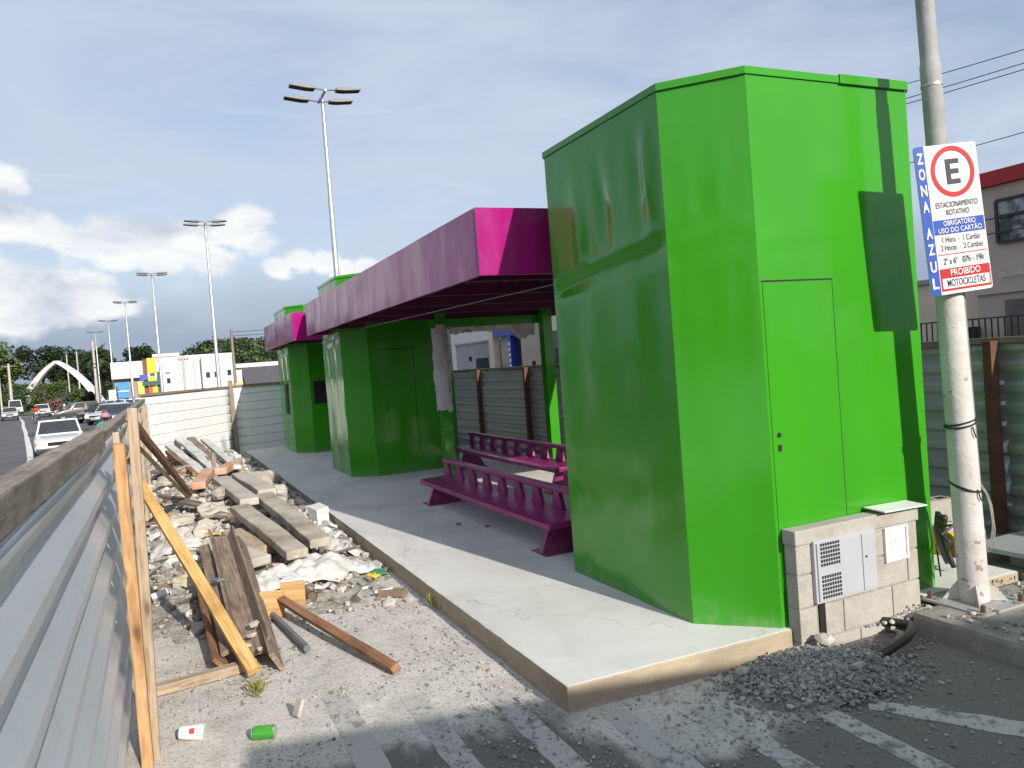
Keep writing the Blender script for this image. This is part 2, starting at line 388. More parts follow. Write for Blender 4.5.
# ------------------------------------------------------------------ setting
GZ = -.65
b = MB(); b.add([(-1500,-1500,GZ),(1500,-1500,GZ),(1500,2500,GZ),(-1500,2500,GZ)], [(0,1,2,3)])
structure(b.build('ground', EARTH))
def lot_z(x, y): return .008*noise.noise((x*1.3, y*1.3, 0)) + .004*noise.noise((x*5, y*5, 2)) - .004 if (x < 6 and -1 < y < 8) else -.004
b = MB()          # the raised lot, finely divided near the lens
xs = [-.75]+[-.6+i*.12 for i in range(50)]+[7,10,15,25,40,70]; ys = [-25,-12,-6,-2]+[i*.12 for i in range(0,60)]+[8,10,13,17,22,28,34,50]
pos = {}
for j, y in enumerate(ys):
    for i, x in enumerate(xs):
        z = lot_z(x, y)
        dh = math.hypot((x-3.30)/.22, (y-2.98)/.12)
        if dh < 1: z -= .12*(1-dh*dh)
        pos[i, j] = len(b.v); b.v.append((x, y, z))
for j in range(len(ys)-1):
    for i in range(len(xs)-1):
        b.f.append([pos[i,j], pos[i+1,j], pos[i+1,j+1], pos[i,j+1]]); b.m.append(0)
n0 = len(b.v); X0, X1, Y0, Y1 = xs[0], xs[-1], ys[0], ys[-1]
b.add([(X0,Y0,-.004),(X1,Y0,-.004),(X1,Y1,-.004),(X0,Y1,-.004),(X0-.9,Y0-.9,GZ-.1),(X1+1,Y0-1,GZ-.1),(X1+1,Y1+1,GZ-.1),(X0-.9,Y1+1,GZ-.1)],
      [(0,1,5,4),(1,2,6,5),(2,3,7,6),(3,0,4,7)])
lot_v = list(b.v); structure(b.build('lot_ground', GROUND, rec=False))

def ragged(P, step, amp):
    out = []
    for p, q in zip(P, P[1:]+P[:1]):
        n = max(1,int(math.dist(p,q)/step))
        for i in range(n):
            x = p[0]+(q[0]-p[0])*i/n; y = p[1]+(q[1]-p[1])*i/n; out.append((x+amp*noise.noise((x*9,y*9,1)),y+amp*noise.noise((x*9,y*9,6))))
    return out
b = MB(); b.prism(ragged([(1.68,3.34),(4.93,3.22),(4.98,19.6),(1.70,18.9)], .07, .007), -.1, .13)
structure(b.build('concrete_platform', SLAB, bevel=.012))
b = MB(); b.prism([(3.83,3.14),(3.80,-20),(6.05,-20),(6.05,3.14)], -.1, .115); b.prism([(4.99,3.15),(6.05,3.15),(6.05,20),(4.99,20)], -.1, .105)
structure(b.build('pavement', M('grimy_pavement', (.34,.32,.285), (.17,.16,.145), 3, .92, bump=.9, bscale=20), bevel=.03))
def on_lot(name, outline, m):
    """a painted marking cut into small faces that follow the tarmac 4 mm above it"""
    b = MB()
    for quad in outline:
        p = [Vector(q) for q in quad]; nu, nv = 4, max(2,int((p[3]-p[0]).length/.05)); o = len(b.v)
        for j in range(nv+1):
            for i in range(nu+1):
                q = p[0].lerp(p[1],i/nu).lerp(p[3].lerp(p[2],i/nu),j/nv); q = q+Vector((.012*noise.noise((q.x*8,q.y*8,3)),.012*noise.noise((q.x*8,q.y*8,7))))
                # height of the lot mesh under the point
                gx = min(range(len(xs)-1), key=lambda a: 9 if not xs[a] <= q.x <= xs[a+1] else 0); gy = min(range(len(ys)-1), key=lambda a: 9 if not ys[a] <= q.y <= ys[a+1] else 0)
                fx = (q.x-xs[gx])/(xs[gx+1]-xs[gx]); fy = (q.y-ys[gy])/(ys[gy+1]-ys[gy]); zz = lambda a, c: lot_v[pos[a,c]][2]
                b.v.append((q.x,q.y,(zz(gx,gy)*(1-fx)+zz(gx+1,gy)*fx)*(1-fy)+(zz(gx,gy+1)*(1-fx)+zz(gx+1,gy+1)*fx)*fy+.002))
        for j in range(nv):
            for i in range(nu): a = o+j*(nu+1)+i; b.f.append([a,a+1,a+nu+2,a+nu+1]); b.m.append(0)
    return structure(b.build(name, m))
for x0, x1, y1 in ((.66,.80,4.25),(1.02,1.15,4.0),(1.41,1.54,3.85),(1.80,1.93,3.24),(2.19,2.31,3.05),(2.62,2.735,2.75)):
    on_lot('parking_stripe', [[(x0-.06,.2),(x1-.06,.2),(x1,y1),(x0,y1)]], STRIPE)
on_lot('parking_stripe', [[(2.86,2.60),(2.93,2.68),(3.32,2.12),(3.20,2.02)],[(3.20,2.02),(3.32,2.12),(3.55,1.6),(3.38,1.55)]], STRIPE)

# road on the left, lower than the lot
b = MB(); b.add([(-2.2,-200,GZ+.02),(-2.2,20,GZ+.02),(-3.2,60,GZ+.02),(-9.5,125,GZ+.02),(-16,150,GZ+.02),(-60,170,GZ+.02),(-60,130,GZ+.02),(-30,120,GZ+.02),(-19,100,GZ+.02),(-13,60,GZ+.02),(-11,20,GZ+.02),(-11,-200,GZ+.02)],
      [(0,1,10,11),(1,2,9,10),(2,3,8,9),(3,4,7,8),(4,5,6,7)])
structure(b.build('road', ROAD))
b = MB(); b.add([(-3.2,60,GZ+.026),(-2.2,20,GZ+.026),(-2.2,-20,GZ+.026),(9,-20,GZ+.026),(9,60,GZ+.026),(3,110,GZ+.026),(-9,122,GZ+.026)], [(0,1,2,3,4,5,6)])
structure(b.build('parking_apron', ROAD))
def strip(name, pts, w, z, m):
    b = MB(); vs = []
    for i, p in enumerate(pts):
        a = Vector(pts[max(i-1,0)]); c = Vector(pts[min(i+1,len(pts)-1)]); d = (c-a).normalized(); n = Vector((-d.y,d.x))
        vs += [(p[0]+n.x*w/2, p[1]+n.y*w/2, z), (p[0]-n.x*w/2, p[1]-n.y*w/2, z)]
    b.add(vs, [(2*k,2*k+1,2*k+3,2*k+2) for k in range(len(pts)-1)]); return structure(b.build(name, m))
RWHITE = M('road_paint', (.72,.72,.7), (.58,.58,.56), 2, .7)
strip('road_edge_line', [(-4.0,27),(-4.62,34.4),(-5.79,42.8),(-6.95,51),(-8.19,59.9),(-10.4,75),(-12.62,91.1),(-14.6,104),(-16.0,112),(-16.4,117),(-15.4,121)], .24, GZ+.034, RWHITE)
strip('road_edge_line', [(-8.9,72),(-9.9,80),(-12.3,97),(-14,108)], .2, GZ+.034, RWHITE)
strip('road_dash', [(-9.6,55),(-10.1,58)], .2, GZ+.034, RWHITE)
b = MB(); b.prism([(-30,124),(-9,124.5),(2,113),(3,118),(-8,150),(-30,150)], GZ-.1, GZ+.14)
structure(b.build('roundabout_lawn', M('lawn', (.07,.10,.03), (.11,.12,.05), .4, .95)))
strip('roundabout_kerb', [(-34,123.8),(-9,124.3),(2.2,112.8)], .5, GZ+.15, RWHITE)

# ------------------------------------------------------------------ kiosks
def octo(x0, x1, y0, y1, cx, cy):
    return [(x0+cx,y0),(x1-cx,y0),(x1,y0+cy),(x1,y1-cy),(x1-cx,y1),(x0+cx,y1),(x0,y1-cy),(x0,y0+cy)]
def wall_grid(b, p, q, z0, z1, fn, nu, nv):
    p = Vector((*p,0)); q = Vector((*q,0)); d = q-p; nrm = Vector((d.y,-d.x,0)).normalized(); o = len(b.v)
    for j in range(nv+1):
        for i in range(nu+1):
            s = i/nu; z = z0+(z1-z0)*j/nv; w = p + d*s + nrm*fn(s, z)*min(1, s*12, (1-s)*12)
            b.v.append((w.x, w.y, z))
    for j in range(nv):
        for i in range(nu):
            a = o+j*(nu+1)+i; b.f.append([a,a+1,a+nu+2,a+nu+1]); b.m.append(0)
def dent(s, z, seed, amp=1.0):
    j = 2.36 + .10*(s-.5)
    a = .010*math.exp(-((z-j)/.035)**2) - .012*math.exp(-((z-j+.10)/.05)**2)*(1+.5*math.sin(s*9+seed))
    fl = math.exp(-((z-j-.28)/.26)**2)*(z > j)*.011*(math.sin(s*23+1.5*math.sin(s*7)+seed) + .6*math.sin(s*41+z*3))
    lowr = math.exp(-((z-j+.55)/.4)**2)*(z < j)*.005*math.sin(s*17+seed*2+1.3*z)
    n = .006*noise.noise((s*3.1, z*1.3, seed))
    return amp*(a*(.6+.8*abs(noise.noise((s*4,seed,0)))) + fl*(.4+noise.noise((s*5,z*2,seed+3))) + lowr + n)
def kiosk(label, x0, x1, y0, y1, door=None, seed=0, cx=.34, cy=.35, amp=1.0):
    r = thing('kiosk', label, 'kiosk', ((x0+x1)/2,(y0+y1)/2,.13), 0, 'green sheet metal kiosks on the platform')
    po = octo(x0,x1,y0,y1,cx,cy); b = MB(); zt = 3.19; n = len(po)
    for k in range(n):
        p, q = po[k], po[(k+1) % n]
        L = math.dist(p, q)
        if k in (0, 6, 7): wall_grid(b, p, q, .13, zt, (lambda s, z: dent(s, z, seed+k, amp*(1.9 if k == 6 else .09 if k == 0 else .22))), max(6,int(L*34)), 96)
        else: b.add([(*p,.13),(*q,.13),(*q,zt),(*p,zt)], [(0,1,2,3)])
    b.build('body', GREEN, r, smooth=35)
    e = .010; pr = octo(x0-e,x1+e,y0-e,y1+e,cx,cy); MB().prism(pr, 3.192, 3.235).build('roof_rim', GREEN, r, bevel=.003)
    b = MB(); b.box(x1-cx-.56, x1-cx-.005, y0-.020, y0+.05, 3.188, 3.242); b.build('flashing', GREEN, r, bevel=.003)
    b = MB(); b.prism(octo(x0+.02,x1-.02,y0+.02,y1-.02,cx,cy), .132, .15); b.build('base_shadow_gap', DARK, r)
    if door:
        dx0, dx1, dz0, dz1 = door; g = .007; yy = y0-.0035
        b = MB(); b.box(dx0-g, dx1+g, yy+.001, yy+.03, dz1, dz1+g+.003); b.box(dx1, dx1+g, yy+.001, yy+.03, dz0, dz1)
        b.build('door_gap', DARK, r)
        d = MB().box(dx0, dx1, yy-.0012, yy+.03, dz0, dz1).build('door', GREEN, r, bevel=.002)
        b = MB()
        b.tube([(dx0+.045,yy-.006,1.205),(dx0+.045,yy+.01,1.205)], .014, 14); b.build('handle_hole', DARK, d)
        MB().box(dx0+.034,dx0+.056,yy-.006,yy+.01,1.115,1.15).build('keyhole', DARK, d)
    return r
k1 = kiosk('large glossy green kiosk in the foreground behind the block meter wall', 2.70, 4.63, 3.33, 5.44, (3.06,3.575,.33,2.055), 0)
k2 = kiosk('middle green kiosk with a narrow shut door under the long canopy end', 2.59, 4.40, 11.66, 13.75, (3.10,3.62,.45,2.05), 3, amp=.8)
k3 = kiosk('farthest green kiosk with a dark hatch under the short canopy', 2.53, 4.35, 16.55, 18.85, None, 8, amp=.5)
MB().box(2.94,3.42,16.535,16.7,1.15,1.62).build('hatch', DARK, k3); MB().box(2.515,2.56,17.35,17.75,.95,1.6).build('hatch', DARK, k3)

# ------------------------------------------------------------------ canopies
def canopy(label, x0, x1, y0, y1, zb, zt, seams, posts):
    r = thing('canopy', label, 'canopy', ((x0+x1)/2,(y0+y1)/2,.13), 0, 'magenta canopies between the kiosks')
    t = .035; b = MB(); cuts = [y0+t+.002]+seams+[y1-t-.002]
    for a, c in zip(cuts, cuts[1:]):
        wall = MB()
        po = []
        wall_grid(wall, (x0, c-.004), (x0, a+.004), zb, zt, lambda s, z: .007*noise.noise((s*5, z*3, a)) + .004*math.sin(s*30+z*4)*abs(noise.noise((s*6,z*2,a+2))), 60, 10)
        wall.box(x0+.012, x0+t, a+.004, c-.004, zb+.001, zt-.001)
        wall.build('fascia', MAG, r, smooth=40)
    for (ya, yb) in ((y0, y0+t), (y1-t, y1)):
        MB().box(x0, x1, ya, yb, zb, zt).build('fascia', MAG, r, bevel=.004)
    MB().box(x1-t, x1, y0+t+.002, y1-t-.002, zb, zt).build('fascia', MAG, r, bevel=.004)
    b = MB(); b.box(x0+t+.002, x1-t-.002, y0+t+.002, y1-t-.002, zt-.06, zt-.03); b.build('roof', MAG, r)
    # underside: ribbed sheet over purlins and a pale conduit
    b = MB(); n = int((x1-x0)/.14)
    prof = []
    for i in range(n):
        xa = x0+t+.01+i*.14; prof += [(xa,zb+.13),(xa+.08,zb+.13),(xa+.10,zb+.15),(xa+.12,zb+.15)]
    prof = [p for p in prof if p[0] < x1-t-.01]
    vs = [(p[0], y0+t+.003, p[1]) for p in prof]+[(p[0], y1-t-.003, p[1]) for p in prof]; k = len(prof)
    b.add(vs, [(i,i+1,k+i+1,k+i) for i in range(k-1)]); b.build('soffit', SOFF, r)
    y = y0+.55
    while y < y1-.4:
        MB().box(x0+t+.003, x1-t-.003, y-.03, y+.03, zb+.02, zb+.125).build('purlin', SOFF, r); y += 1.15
    MB().tube([(x0+.55,y1-.5,zb+.012),(x0+1.1,y0+.9,zb+.012),(x0+2.2,y0+.1,zb+.012)], .007, 8).build('conduit', STEEL, r)
    for (px, py) in posts: MB().box(px-.075,px+.075,py-.075,py+.075,.13,zb+.10).build('post', GREEN, r, bevel=.004)
    return r
c1 = canopy('long magenta canopy beside the large kiosk, sheltering the benches', 2.25, 5.72, 5.40, 12.85, 2.385, 2.895, [10.4], [(3.70,10.55),(5.30,10.35)])
MB().box(3.55,5.45,10.46,10.62,2.27,2.40).build('portal_beam', GREEN, c1, bevel=.004)
c2 = canopy('short magenta canopy in front of the farthest kiosk', 2.25, 5.6, 14.25, 18.3, 2.385, 2.895, [], [(5.2,15.0)])

# torn white wrapping on the near post and hanging off the beam
WRAP = M('torn_white_wrap', (.66,.65,.64), (.50,.49,.48), 6, .6, bump=.6, bscale=18, bdist=.03)
b = MB(); n = 18; rows = 26; vs = []
for j in range(rows):
    z = 1.12+(2.32-1.12)*j/(rows-1)
    for i in range(n):
        a = 2*math.pi*i/n; rr = .115+.03*noise.noise((math.cos(a)*2,math.sin(a)*2,z*4))+.02*noise.noise((i*.9,z*11,3))
        zz = z - (.16*abs(noise.noise((i*.7,1,1))) if j == 0 else 0)
        vs.append((3.70+rr*math.cos(a), 10.55+rr*math.sin(a), zz))
b.add(vs, [(j*n+i, j*n+(i+1) % n, (j+1)*n+(i+1) % n, (j+1)*n+i) for j in range(rows-1) for i in range(n)])
tag(b.build('plastic_wrap', WRAP, smooth=60), 'torn white plastic wrapping round the upper half of the green canopy post', 'wrapping')
b = MB(); vs = []; n = 40
for i in range(n+1):
    x = 3.85+1.35*i/n; dz = .06+.10*abs(noise.noise((x*3.1,0,0)))+.07*abs(noise.noise((x*9,2,0)))+(.10 if x > 4.85 else 0)
    for k, zz in enumerate((2.275, 2.275-dz*.5, 2.275-dz)): vs.append((x, 10.50+.05*noise.noise((x*5,k,0))+.02*k, zz))
b.add(vs, [(3*i+k,3*i+3+k,3*i+4+k,3*i+1+k) for i in range(n) for k in (0,1)])
o = tag(b.build('plastic_scrap', WRAP), 'ragged white plastic scrap hanging along the green beam above the benches', 'wrapping'); o.modifiers.new('thickness','SOLIDIFY').thickness = .008

# ------------------------------------------------------------------ benches
def bench(label, xs, y0, y1, zs, legs, nsup):
    r = thing('bench', label, 'bench', (xs+.2,(y0+y1)/2,.13), 0, 'purple metal benches under the canopy')
    b = MB(); b.prism_ax([(xs-.005,zs-.055),(xs,zs-.01),(xs+.03,zs),(xs+.40,zs+.008),(xs+.40,zs-.045)], y0, y1, 1); b.build('seat', PURP, r, bevel=.008)
    xr = xs+.345
    b = MB(); b.box(xr-.03, xr+.045, y0+.02, y1+.06, zs+.155, zs+.205); b.build('back_rail', PURP, r, bevel=.012)
    for k in range(nsup):
        y = y0+.10+(y1-y0-.12)*k/(nsup-1)
        b = MB(); b.prism_ax([(y-.10,zs+.006),(y+.10,zs+.006),(y+.045,zs+.156),(y-.045,zs+.156)], xr-.012, xr+.028, 0); b.build('support', PURP, r, bevel=.004)
    for y in legs:
        b = MB(); b.prism_ax([(xs+.02,.13),(xs+.44,.13),(xs+.31,zs-.05),(xs+.12,zs-.05)], y-.03, y+.03, 1); b.build('leg', PURP, r, bevel=.004)
        b = MB(); b.prism_ax([(y-.14,.13),(y+.14,.13),(y+.14,.137),(y-.14,.137)], xs, xs+.46, 0); b.build('foot_plate', PURP, r)
    return r
bench('front purple bench with a low slotted backrest, nearest the platform edge', 2.72, 5.50, 8.86, .415, (8.70, 5.75), 9)
bench('rear purple bench behind the first one, near the grey fence', 4.08, 8.0, 11.5, .45, (11.25, 8.2), 9)
bench('third purple bench nearly hidden by the large green kiosk', 4.08, 5.6, 7.8, .45, (7.5, 5.9), 7)

# ------------------------------------------------------------------ fences
def ribs(z0, z1, pitch=.19, depth=.036, flat=.035, sl=.062):
    """vertical section of a sheet with horizontal ribs: (offset, z)"""
    p = []; z = z1
    while z > z0:
        for dz, off in ((0,0),(flat,0),(flat+sl,-depth),(pitch-sl,-depth)):
            if z-dz >= z0: p.append((off, z-dz))
        z -= pitch
    p.append((p[-1][0], z0)); return p
def sheet(b, A, B, z0, z1, side, seg=8, wob=.006, ph=0, **k):
    """ribbed sheet from A to B; side pushes the ribs to the left(+1)/right(-1) of A->B"""
    A = Vector(A); B = Vector(B); d = (B-A); n = Vector((-d.y,d.x)).normalized()*side; pr = ribs(z0, z1, **k); o = len(b.v); m = len(pr)
    for i in range(seg+1):
        q = A + d*i/seg
        for off, z in pr:
            w = off + wob*noise.noise((q.x*1.1+ph, q.y*1.1, z*1.7))
            b.v.append((q.x+n.x*w, q.y+n.y*w, z + .006*noise.noise((q.x*.6+ph,q.y*.6,9))))
    for i in range(seg):
        for j in range(m-1):
            a = o+i*m+j; b.f.append([a,a+1,a+m+1,a+m]); b.m.append(0)
def local_plank(name, p0, p1, w, t, m, roll=0, parent=None, bev=.004, warp=.004):
    """timber whose grain follows its own x axis; w across, t thick"""
    p0 = Vector(p0); p1 = Vector(p1); L = (p1-p0).length; b = MB(); n = max(2,int(L/.18)); vs = []; ph = random.uniform(0,50)
    for i in range(n+1):
        x = -L/2+L*i/n; dy = warp*noise.noise((x*1.2+ph,0,0)); dz = warp*noise.noise((x*1.2+ph,7,0))
        e = 1+.05*noise.noise((x*4+ph,3,0))
        vs += [(x,-w/2*e+dy,-t/2+dz),(x,w/2*e+dy,-t/2+dz),(x,w/2*e+dy,t/2+dz),(x,-w/2*e+dy,t/2+dz)]
    fs = [(0,3,2,1),(4*n,4*n+1,4*n+2,4*n+3)]+[(4*i+j,4*i+(j+1) % 4,4*i+4+(j+1) % 4,4*i+4+j) for i in range(n) for j in range(4)]
    b.add(vs, fs); o = b.build(name, m, None, bevel=min(bev,t*.2))
    xa = (p1-p0).normalized(); up = Vector((0,0,1)) if abs(xa.z) < .95 else Vector((0,1,0))
    ya = up.cross(xa).normalized(); za = xa.cross(ya)
    mt = Matrix((xa,ya,za)).transposed().to_4x4() @ Matrix.Rotation(roll,4,'X'); mt.translation = (p0+p1)/2
    if parent is not None:
        o.parent = parent; o.matrix_parent_inverse = parent.matrix_basis.inverted()
    o.matrix_basis = mt
    return o

fl = thing('hoarding_fence', 'ribbed galvanised hoarding fence with a weathered timber top rail, along the left', 'fence', (-.3,5,0))
for a, c in ((-1.2,4.35),(4.31,7.3),(7.26,10.3),(10.26,13.4),(13.36,16.75)):
    b = MB(); sheet(b, (-.264 - .005*(a > 1.8), a), (-.264, c), -.05, 1.482, -1, seg=22, ph=a, pitch=.19); o = b.build('sheet', ZINC, fl, smooth=20)
    o.modifiers.new('t','SOLIDIFY').thickness = .0015
local_plank('top_rail', (-.285,-1.2,1.555), (-.282,4.05,1.522), .072, .075, RAIL, 0, fl, .006)
local_plank('top_rail', (-.30,4.06,1.495), (-.30,16.7,1.51), .07, .075, RAIL, 0, fl, .006)
local_plank('post', (-.190,3.985,-.1), (-.185,3.985,1.49), .05, .11, PINE, 0, fl)
local_plank('post', (-.160,4.06,-.1), (-.122,4.10,1.645), .045, .085, PINEG, 0, fl)
local_plank('post', (-.205,4.075,-.1), (-.200,4.075,1.54), .03, .045, PINEG, 0, fl)
for y in (7.3,10.3,13.4,16.6): local_plank('post', (-.265,y,-.1), (-.265,y,1.46), .07, .07, PINEG, 0, fl)

b = MB(); b.tube([(-.322+.004*math.sin(i*1.9),.8+.16*i,1.600-.0062*i*.95+.004*math.sin(i*.8)) for i in range(21)], .0045, 6)
tag(b.build('black_cable', BLACK, smooth=50), 'thin black cable lying along the top rail of the left hoarding', 'cable')
ff = thing('corrugated_fence', 'white ribbed sheet fence closing off the far end behind the rubble', 'fence', (1.5,19.3,0))
b = MB(); sheet(b, (-.35,16.62), (1.55,19.56), -.05, 1.60, -1, seg=10, pitch=.205, depth=.030, flat=.170, sl=.014); o = b.build('sheet', ZINCW, ff, smooth=15); o.modifiers.new('t','SOLIDIFY').thickness = .0015
b = MB(); sheet(b, (1.55,19.58), (5.9,21.4), -.05, 1.62, -1, seg=10, pitch=.205, depth=.030, flat=.170, sl=.014); o = b.build('sheet', ZINCW, ff, smooth=15); o.modifiers.new('t','SOLIDIFY').thickness = .0015
local_plank('top_rail', (-.35,16.6,1.615), (1.55,19.55,1.63), .06, .05, OLDW, 0, ff); local_plank('top_rail', (1.55,19.56,1.64), (5.9,21.38,1.63), .06, .05, OLDW, 0, ff)
local_plank('post', (1.57,19.48,-.05), (1.53,19.48,1.78), .10, .08, OLDW, 0, ff)

fr = thing('corrugated_fence', 'dull grey ribbed sheet fence with brown posts behind the benches', 'fence', (5.92,9,.1))
yb = [-2.5,.0,1.95,3.95,6.05,8.15,10.2,12.33,14.56,16.8,19,21.4]
for a, c in zip(yb, yb[1:]):
    b = MB(); sheet(b, (5.93,a-.04), (5.93,c+.02), .10, 1.575, 1, seg=8, ph=a, pitch=.16, depth=.03, flat=.05, sl=.03); o = b.build('sheet', ZINCR, fr, smooth=20); o.modifiers.new('t','SOLIDIFY').thickness = .0015
for y in yb[1:-1]:
    local_plank('post', (5.855,y,.1), (5.855,y,1.60), .085, .07, RUSTP, 0, fr)
    b = MB()
    for z in (.3,.5,.7,.9,1.1,1.3,1.45): b.tube([(5.83,y+.05,z),(5.90,y+.075,z+.01)], .012, 6)
    b.build('tie_bolts', GALV, fr)
local_plank('top_rail', (5.94,-2.5,1.60), (5.94,21.4,1.60), .06, .045, OLDW, 0, fr)

# ------------------------------------------------------------------ braces and timber near the hoarding
tag(local_plank('timber_brace', (-.19,6.55,1.02), (.365,4.74,.05), .075, .05, YEL, .2), 'bright yellow pine brace sloping from the hoarding down to the ground', 'timber')
tag(local_plank('timber_brace', (-.21,6.2,1.53), (.25,10.85,.34), .06, .045, BROWNW, .3), 'reddish brown brace sloping down from the hoarding onto the rubble', 'timber')
tag(local_plank('timber_brace', (-.21,6.9,1.30), (.20,10.2,.40), .07, .03, PINEG, .8), 'thin greyed brace running under the reddish brown brace', 'timber')
tag(local_plank('timber_batten', (-.20,4.84,.03), (.34,4.93,.03), .07, .055, PINEG), 'short pale batten flat on the ground by the foot of the yellow brace', 'timber')
tag(local_plank('timber_stick', (.66,5.95,.13), (1.09,4.31,.035), .055, .045, BROWNW, .4), 'long reddish brown stick with one end propped on the plywood offcut', 'timber')
b = MB(); b.tube([(.60,5.98,.03),(.71,4.98,.03)], .022, 14); tag(b.build('grey_pipe', M('grey_pvc', (.17,.18,.2), (.13,.14,.15), 6, .4), smooth=40), 'thin dark grey pipe lying beside the reddish brown stick', 'pipe')
PLY = wood('plywood_offcut', (.34,.17,.06), (.52,.31,.13), (.60,.39,.19))
tag(local_plank('plywood_offcut', (.535,5.90,.10), (.70,5.86,.10), .19, .03, PLY, R_(80)), 'square plywood offcut standing on edge, left of two', 'offcut')
tag(local_plank('plywood_offcut', (.70,6.02,.105), (.87,5.97,.105), .20, .03, PLY, R_(86)), 'square plywood offcut standing on edge, right of two', 'offcut')
b = MB(); b.tube([(.86,6.3,.06),(.93,6.05,.05)], [.045,.045], 14, cap=False); b.tube([(.86,6.29,.06),(.93,6.051,.05)], [.038,.038], 14)
tag(b.build('pipe_stub', [M('brown_pipe', (.18,.12,.08), (.12,.08,.06), 5, .6)], smooth=40), 'short brown pipe stub behind the right plywood offcut', 'pipe')
# steel-brown formwork channel and loose boards
def channel(name, p0, p1, w, h, m, label):
    p0 = Vector(p0); p1 = Vector(p1); xa = (p1-p0).normalized(); ya = Vector((0,0,1)).cross(xa).normalized(); za = xa.cross(ya); L = (p1-p0).length; b = MB(); t = .018
    pr = [(-w/2-.03,h),(-w/2,0),(w/2,0),(w/2+.04,h),(w/2+.04-t,h+.004),(w/2-t,t),(-w/2+t,t),(-w/2-.03+t,h+.004)]
    n = 8; vs = []
    for i in range(n+1):
        for a, c in pr: vs.append((L*i/n-L/2, a, c))
    k = len(pr); b.add(vs, [tuple(range(k-1,-1,-1)), tuple(range(n*k,n*k+k))]+[(i*k+j,i*k+(j+1) % k,(i+1)*k+(j+1) % k,(i+1)*k+j) for i in range(n) for j in range(k)])
    b.add([(L/2,-w/2-.02,0),(L/2,w/2+.02,0),(L/2,w/2+.06,h*.2),(L/2+.03,-w/2,h*.5)], [(0,1,2,3)])
    o = b.build(name, m, bevel=.002); mt = Matrix((xa,ya,za)).transposed().to_4x4(); mt.translation = (p0+p1)/2; o.matrix_basis = mt
    return tag(o, label, 'formwork')
OLDB = wood('brown_grey_formwork', (.12,.08,.055), (.25,.185,.135), (.40,.32,.25))
channel('formwork_channel', (.395,7.45,.34), (.385,4.98,.06), .15, .10, OLDB, 'long brown formwork trough with raised sides, widest of the boards behind the yellow brace')
tag(local_plank('formwork_board', (.245,7.25,.33), (.25,5.02,.10), .085, .03, OLDB, .25), 'narrow grey brown board, left edge of the formwork behind the yellow brace', 'formwork')
tag(local_plank('formwork_board', (.545,7.2,.33), (.50,4.78,.06), .13, .03, OLDB, R_(-62)), 'dark brown board tipped on its edge, right of the formwork trough', 'formwork')
tag(local_plank('formwork_board', (.17,6.9,.20), (.20,4.95,.05), .12, .025, BROWNW, R_(-50)), 'dark board in the shade under the left side of the formwork', 'formwork')
b = MB(); b.box(.245,.305,6.05,6.16,.285,.30,rot=Euler((-.1,0,.4)).to_matrix()); tag(b.build('steel_plate', M('bluish_steel',(.25,.29,.36),(.2,.23,.29),6,.45,.4), bevel=.003), 'small bluish steel plate lying across the formwork boards', 'plate')
for i, (x, y, z, r) in enumerate(((.40,5.1,.15,.035),(.36,4.98,.13,.028),(.43,5.25,.17,.04),(.42,4.9,.12,.022))):
    b = MB(); b.chunk((x,y,z), r, flat=.5); tag(b.build('mortar_lump', CONCL), ['pale mortar lump in the trough, largest at the back of four','pale mortar lump in the trough left of the others','pale mortar lump deepest in the trough behind the rest','smallest pale mortar lump at the front end of the trough'][i] if i else 'pale mortar lump second nearest the trough end', 'lump', 'mortar lumps in the formwork trough')

# ------------------------------------------------------------------ rubble heap
def lerp(x, pts):
    for (a, b_), (c, d) in zip(pts, pts[1:]):
        if x <= c: return b_ + (d-b_)*max(0,(x-a)/(c-a))
    return pts[-1][1]
def mound(x, y):
    h = lerp(y, ((5.2,0),(6.2,.025),(7.2,.08),(8.2,.18),(9.5,.25),(11,.31),(13,.36),(16,.40),(18.5,.30),(20,.15)))
    c = lerp(x, ((-.4,.35),(0,.8),(.5,1.0),(1.0,.9),(1.4,.45),(1.7,.16)))
    return h*c*(1+.35*noise.noise((x*2.2,y*1.4,4))) + (.035*noise.noise((x*7,y*7,1)) + .018*noise.noise((x*17,y*17,2)))*min(1,h*8)
b = MB(); nx, ny = 52, 240
for j in range(ny+1):
    for i in range(nx+1):
        x = -.36+2.03*i/nx; y = 5.3+14*j/ny; b.v.append((x, y, mound(x,y)-.012))
for j in range(ny):
    for i in range(nx):
        a = j*(nx+1)+i; b.f.append([a,a+1,a+nx+2,a+nx+1]); b.m.append(0)
tag(b.build('rubble_heap', DEBRIS, rec=False), 'heap of broken concrete and soil between the hoarding and platform', 'rubble', kind='stuff')
b = MB()
for _ in range(900):
    y = 5.8 + 12*random.random()**1.2; x = random.uniform(-.26,1.62)
    if random.random() > lerp(y, ((5.8,.1),(6.8,.5),(8,1))): continue
    r = random.uniform(.035,.11); q = Euler((random.uniform(-.7,.7),random.uniform(-.7,.7),random.uniform(0,6.3))).to_matrix(); n = random.choice((4,5,5,6)); t = random.uniform(.008,.03); c = Vector((x,y,mound(x,y)+r*.22))
    a0 = random.uniform(0,6); an = sorted(2*math.pi*(i+random.uniform(-.35,.35))/n for i in range(n)); ra = [r*random.uniform(.6,1.2) for _ in an]
    vs = [c+q @ Vector((math.cos(a)*k,math.sin(a)*k,-t)) for a, k in zip(an,ra)]+[c+q @ Vector((math.cos(a)*k*.95,math.sin(a)*k*.95,t)) for a, k in zip(an,ra)]
    b.add(vs, [tuple(range(n-1,-1,-1)),tuple(range(n,2*n))]+[(i,(i+1) % n,n+(i+1) % n,n+i) for i in range(n)], random.choice((0,0,1,1,1,3,3,2)))
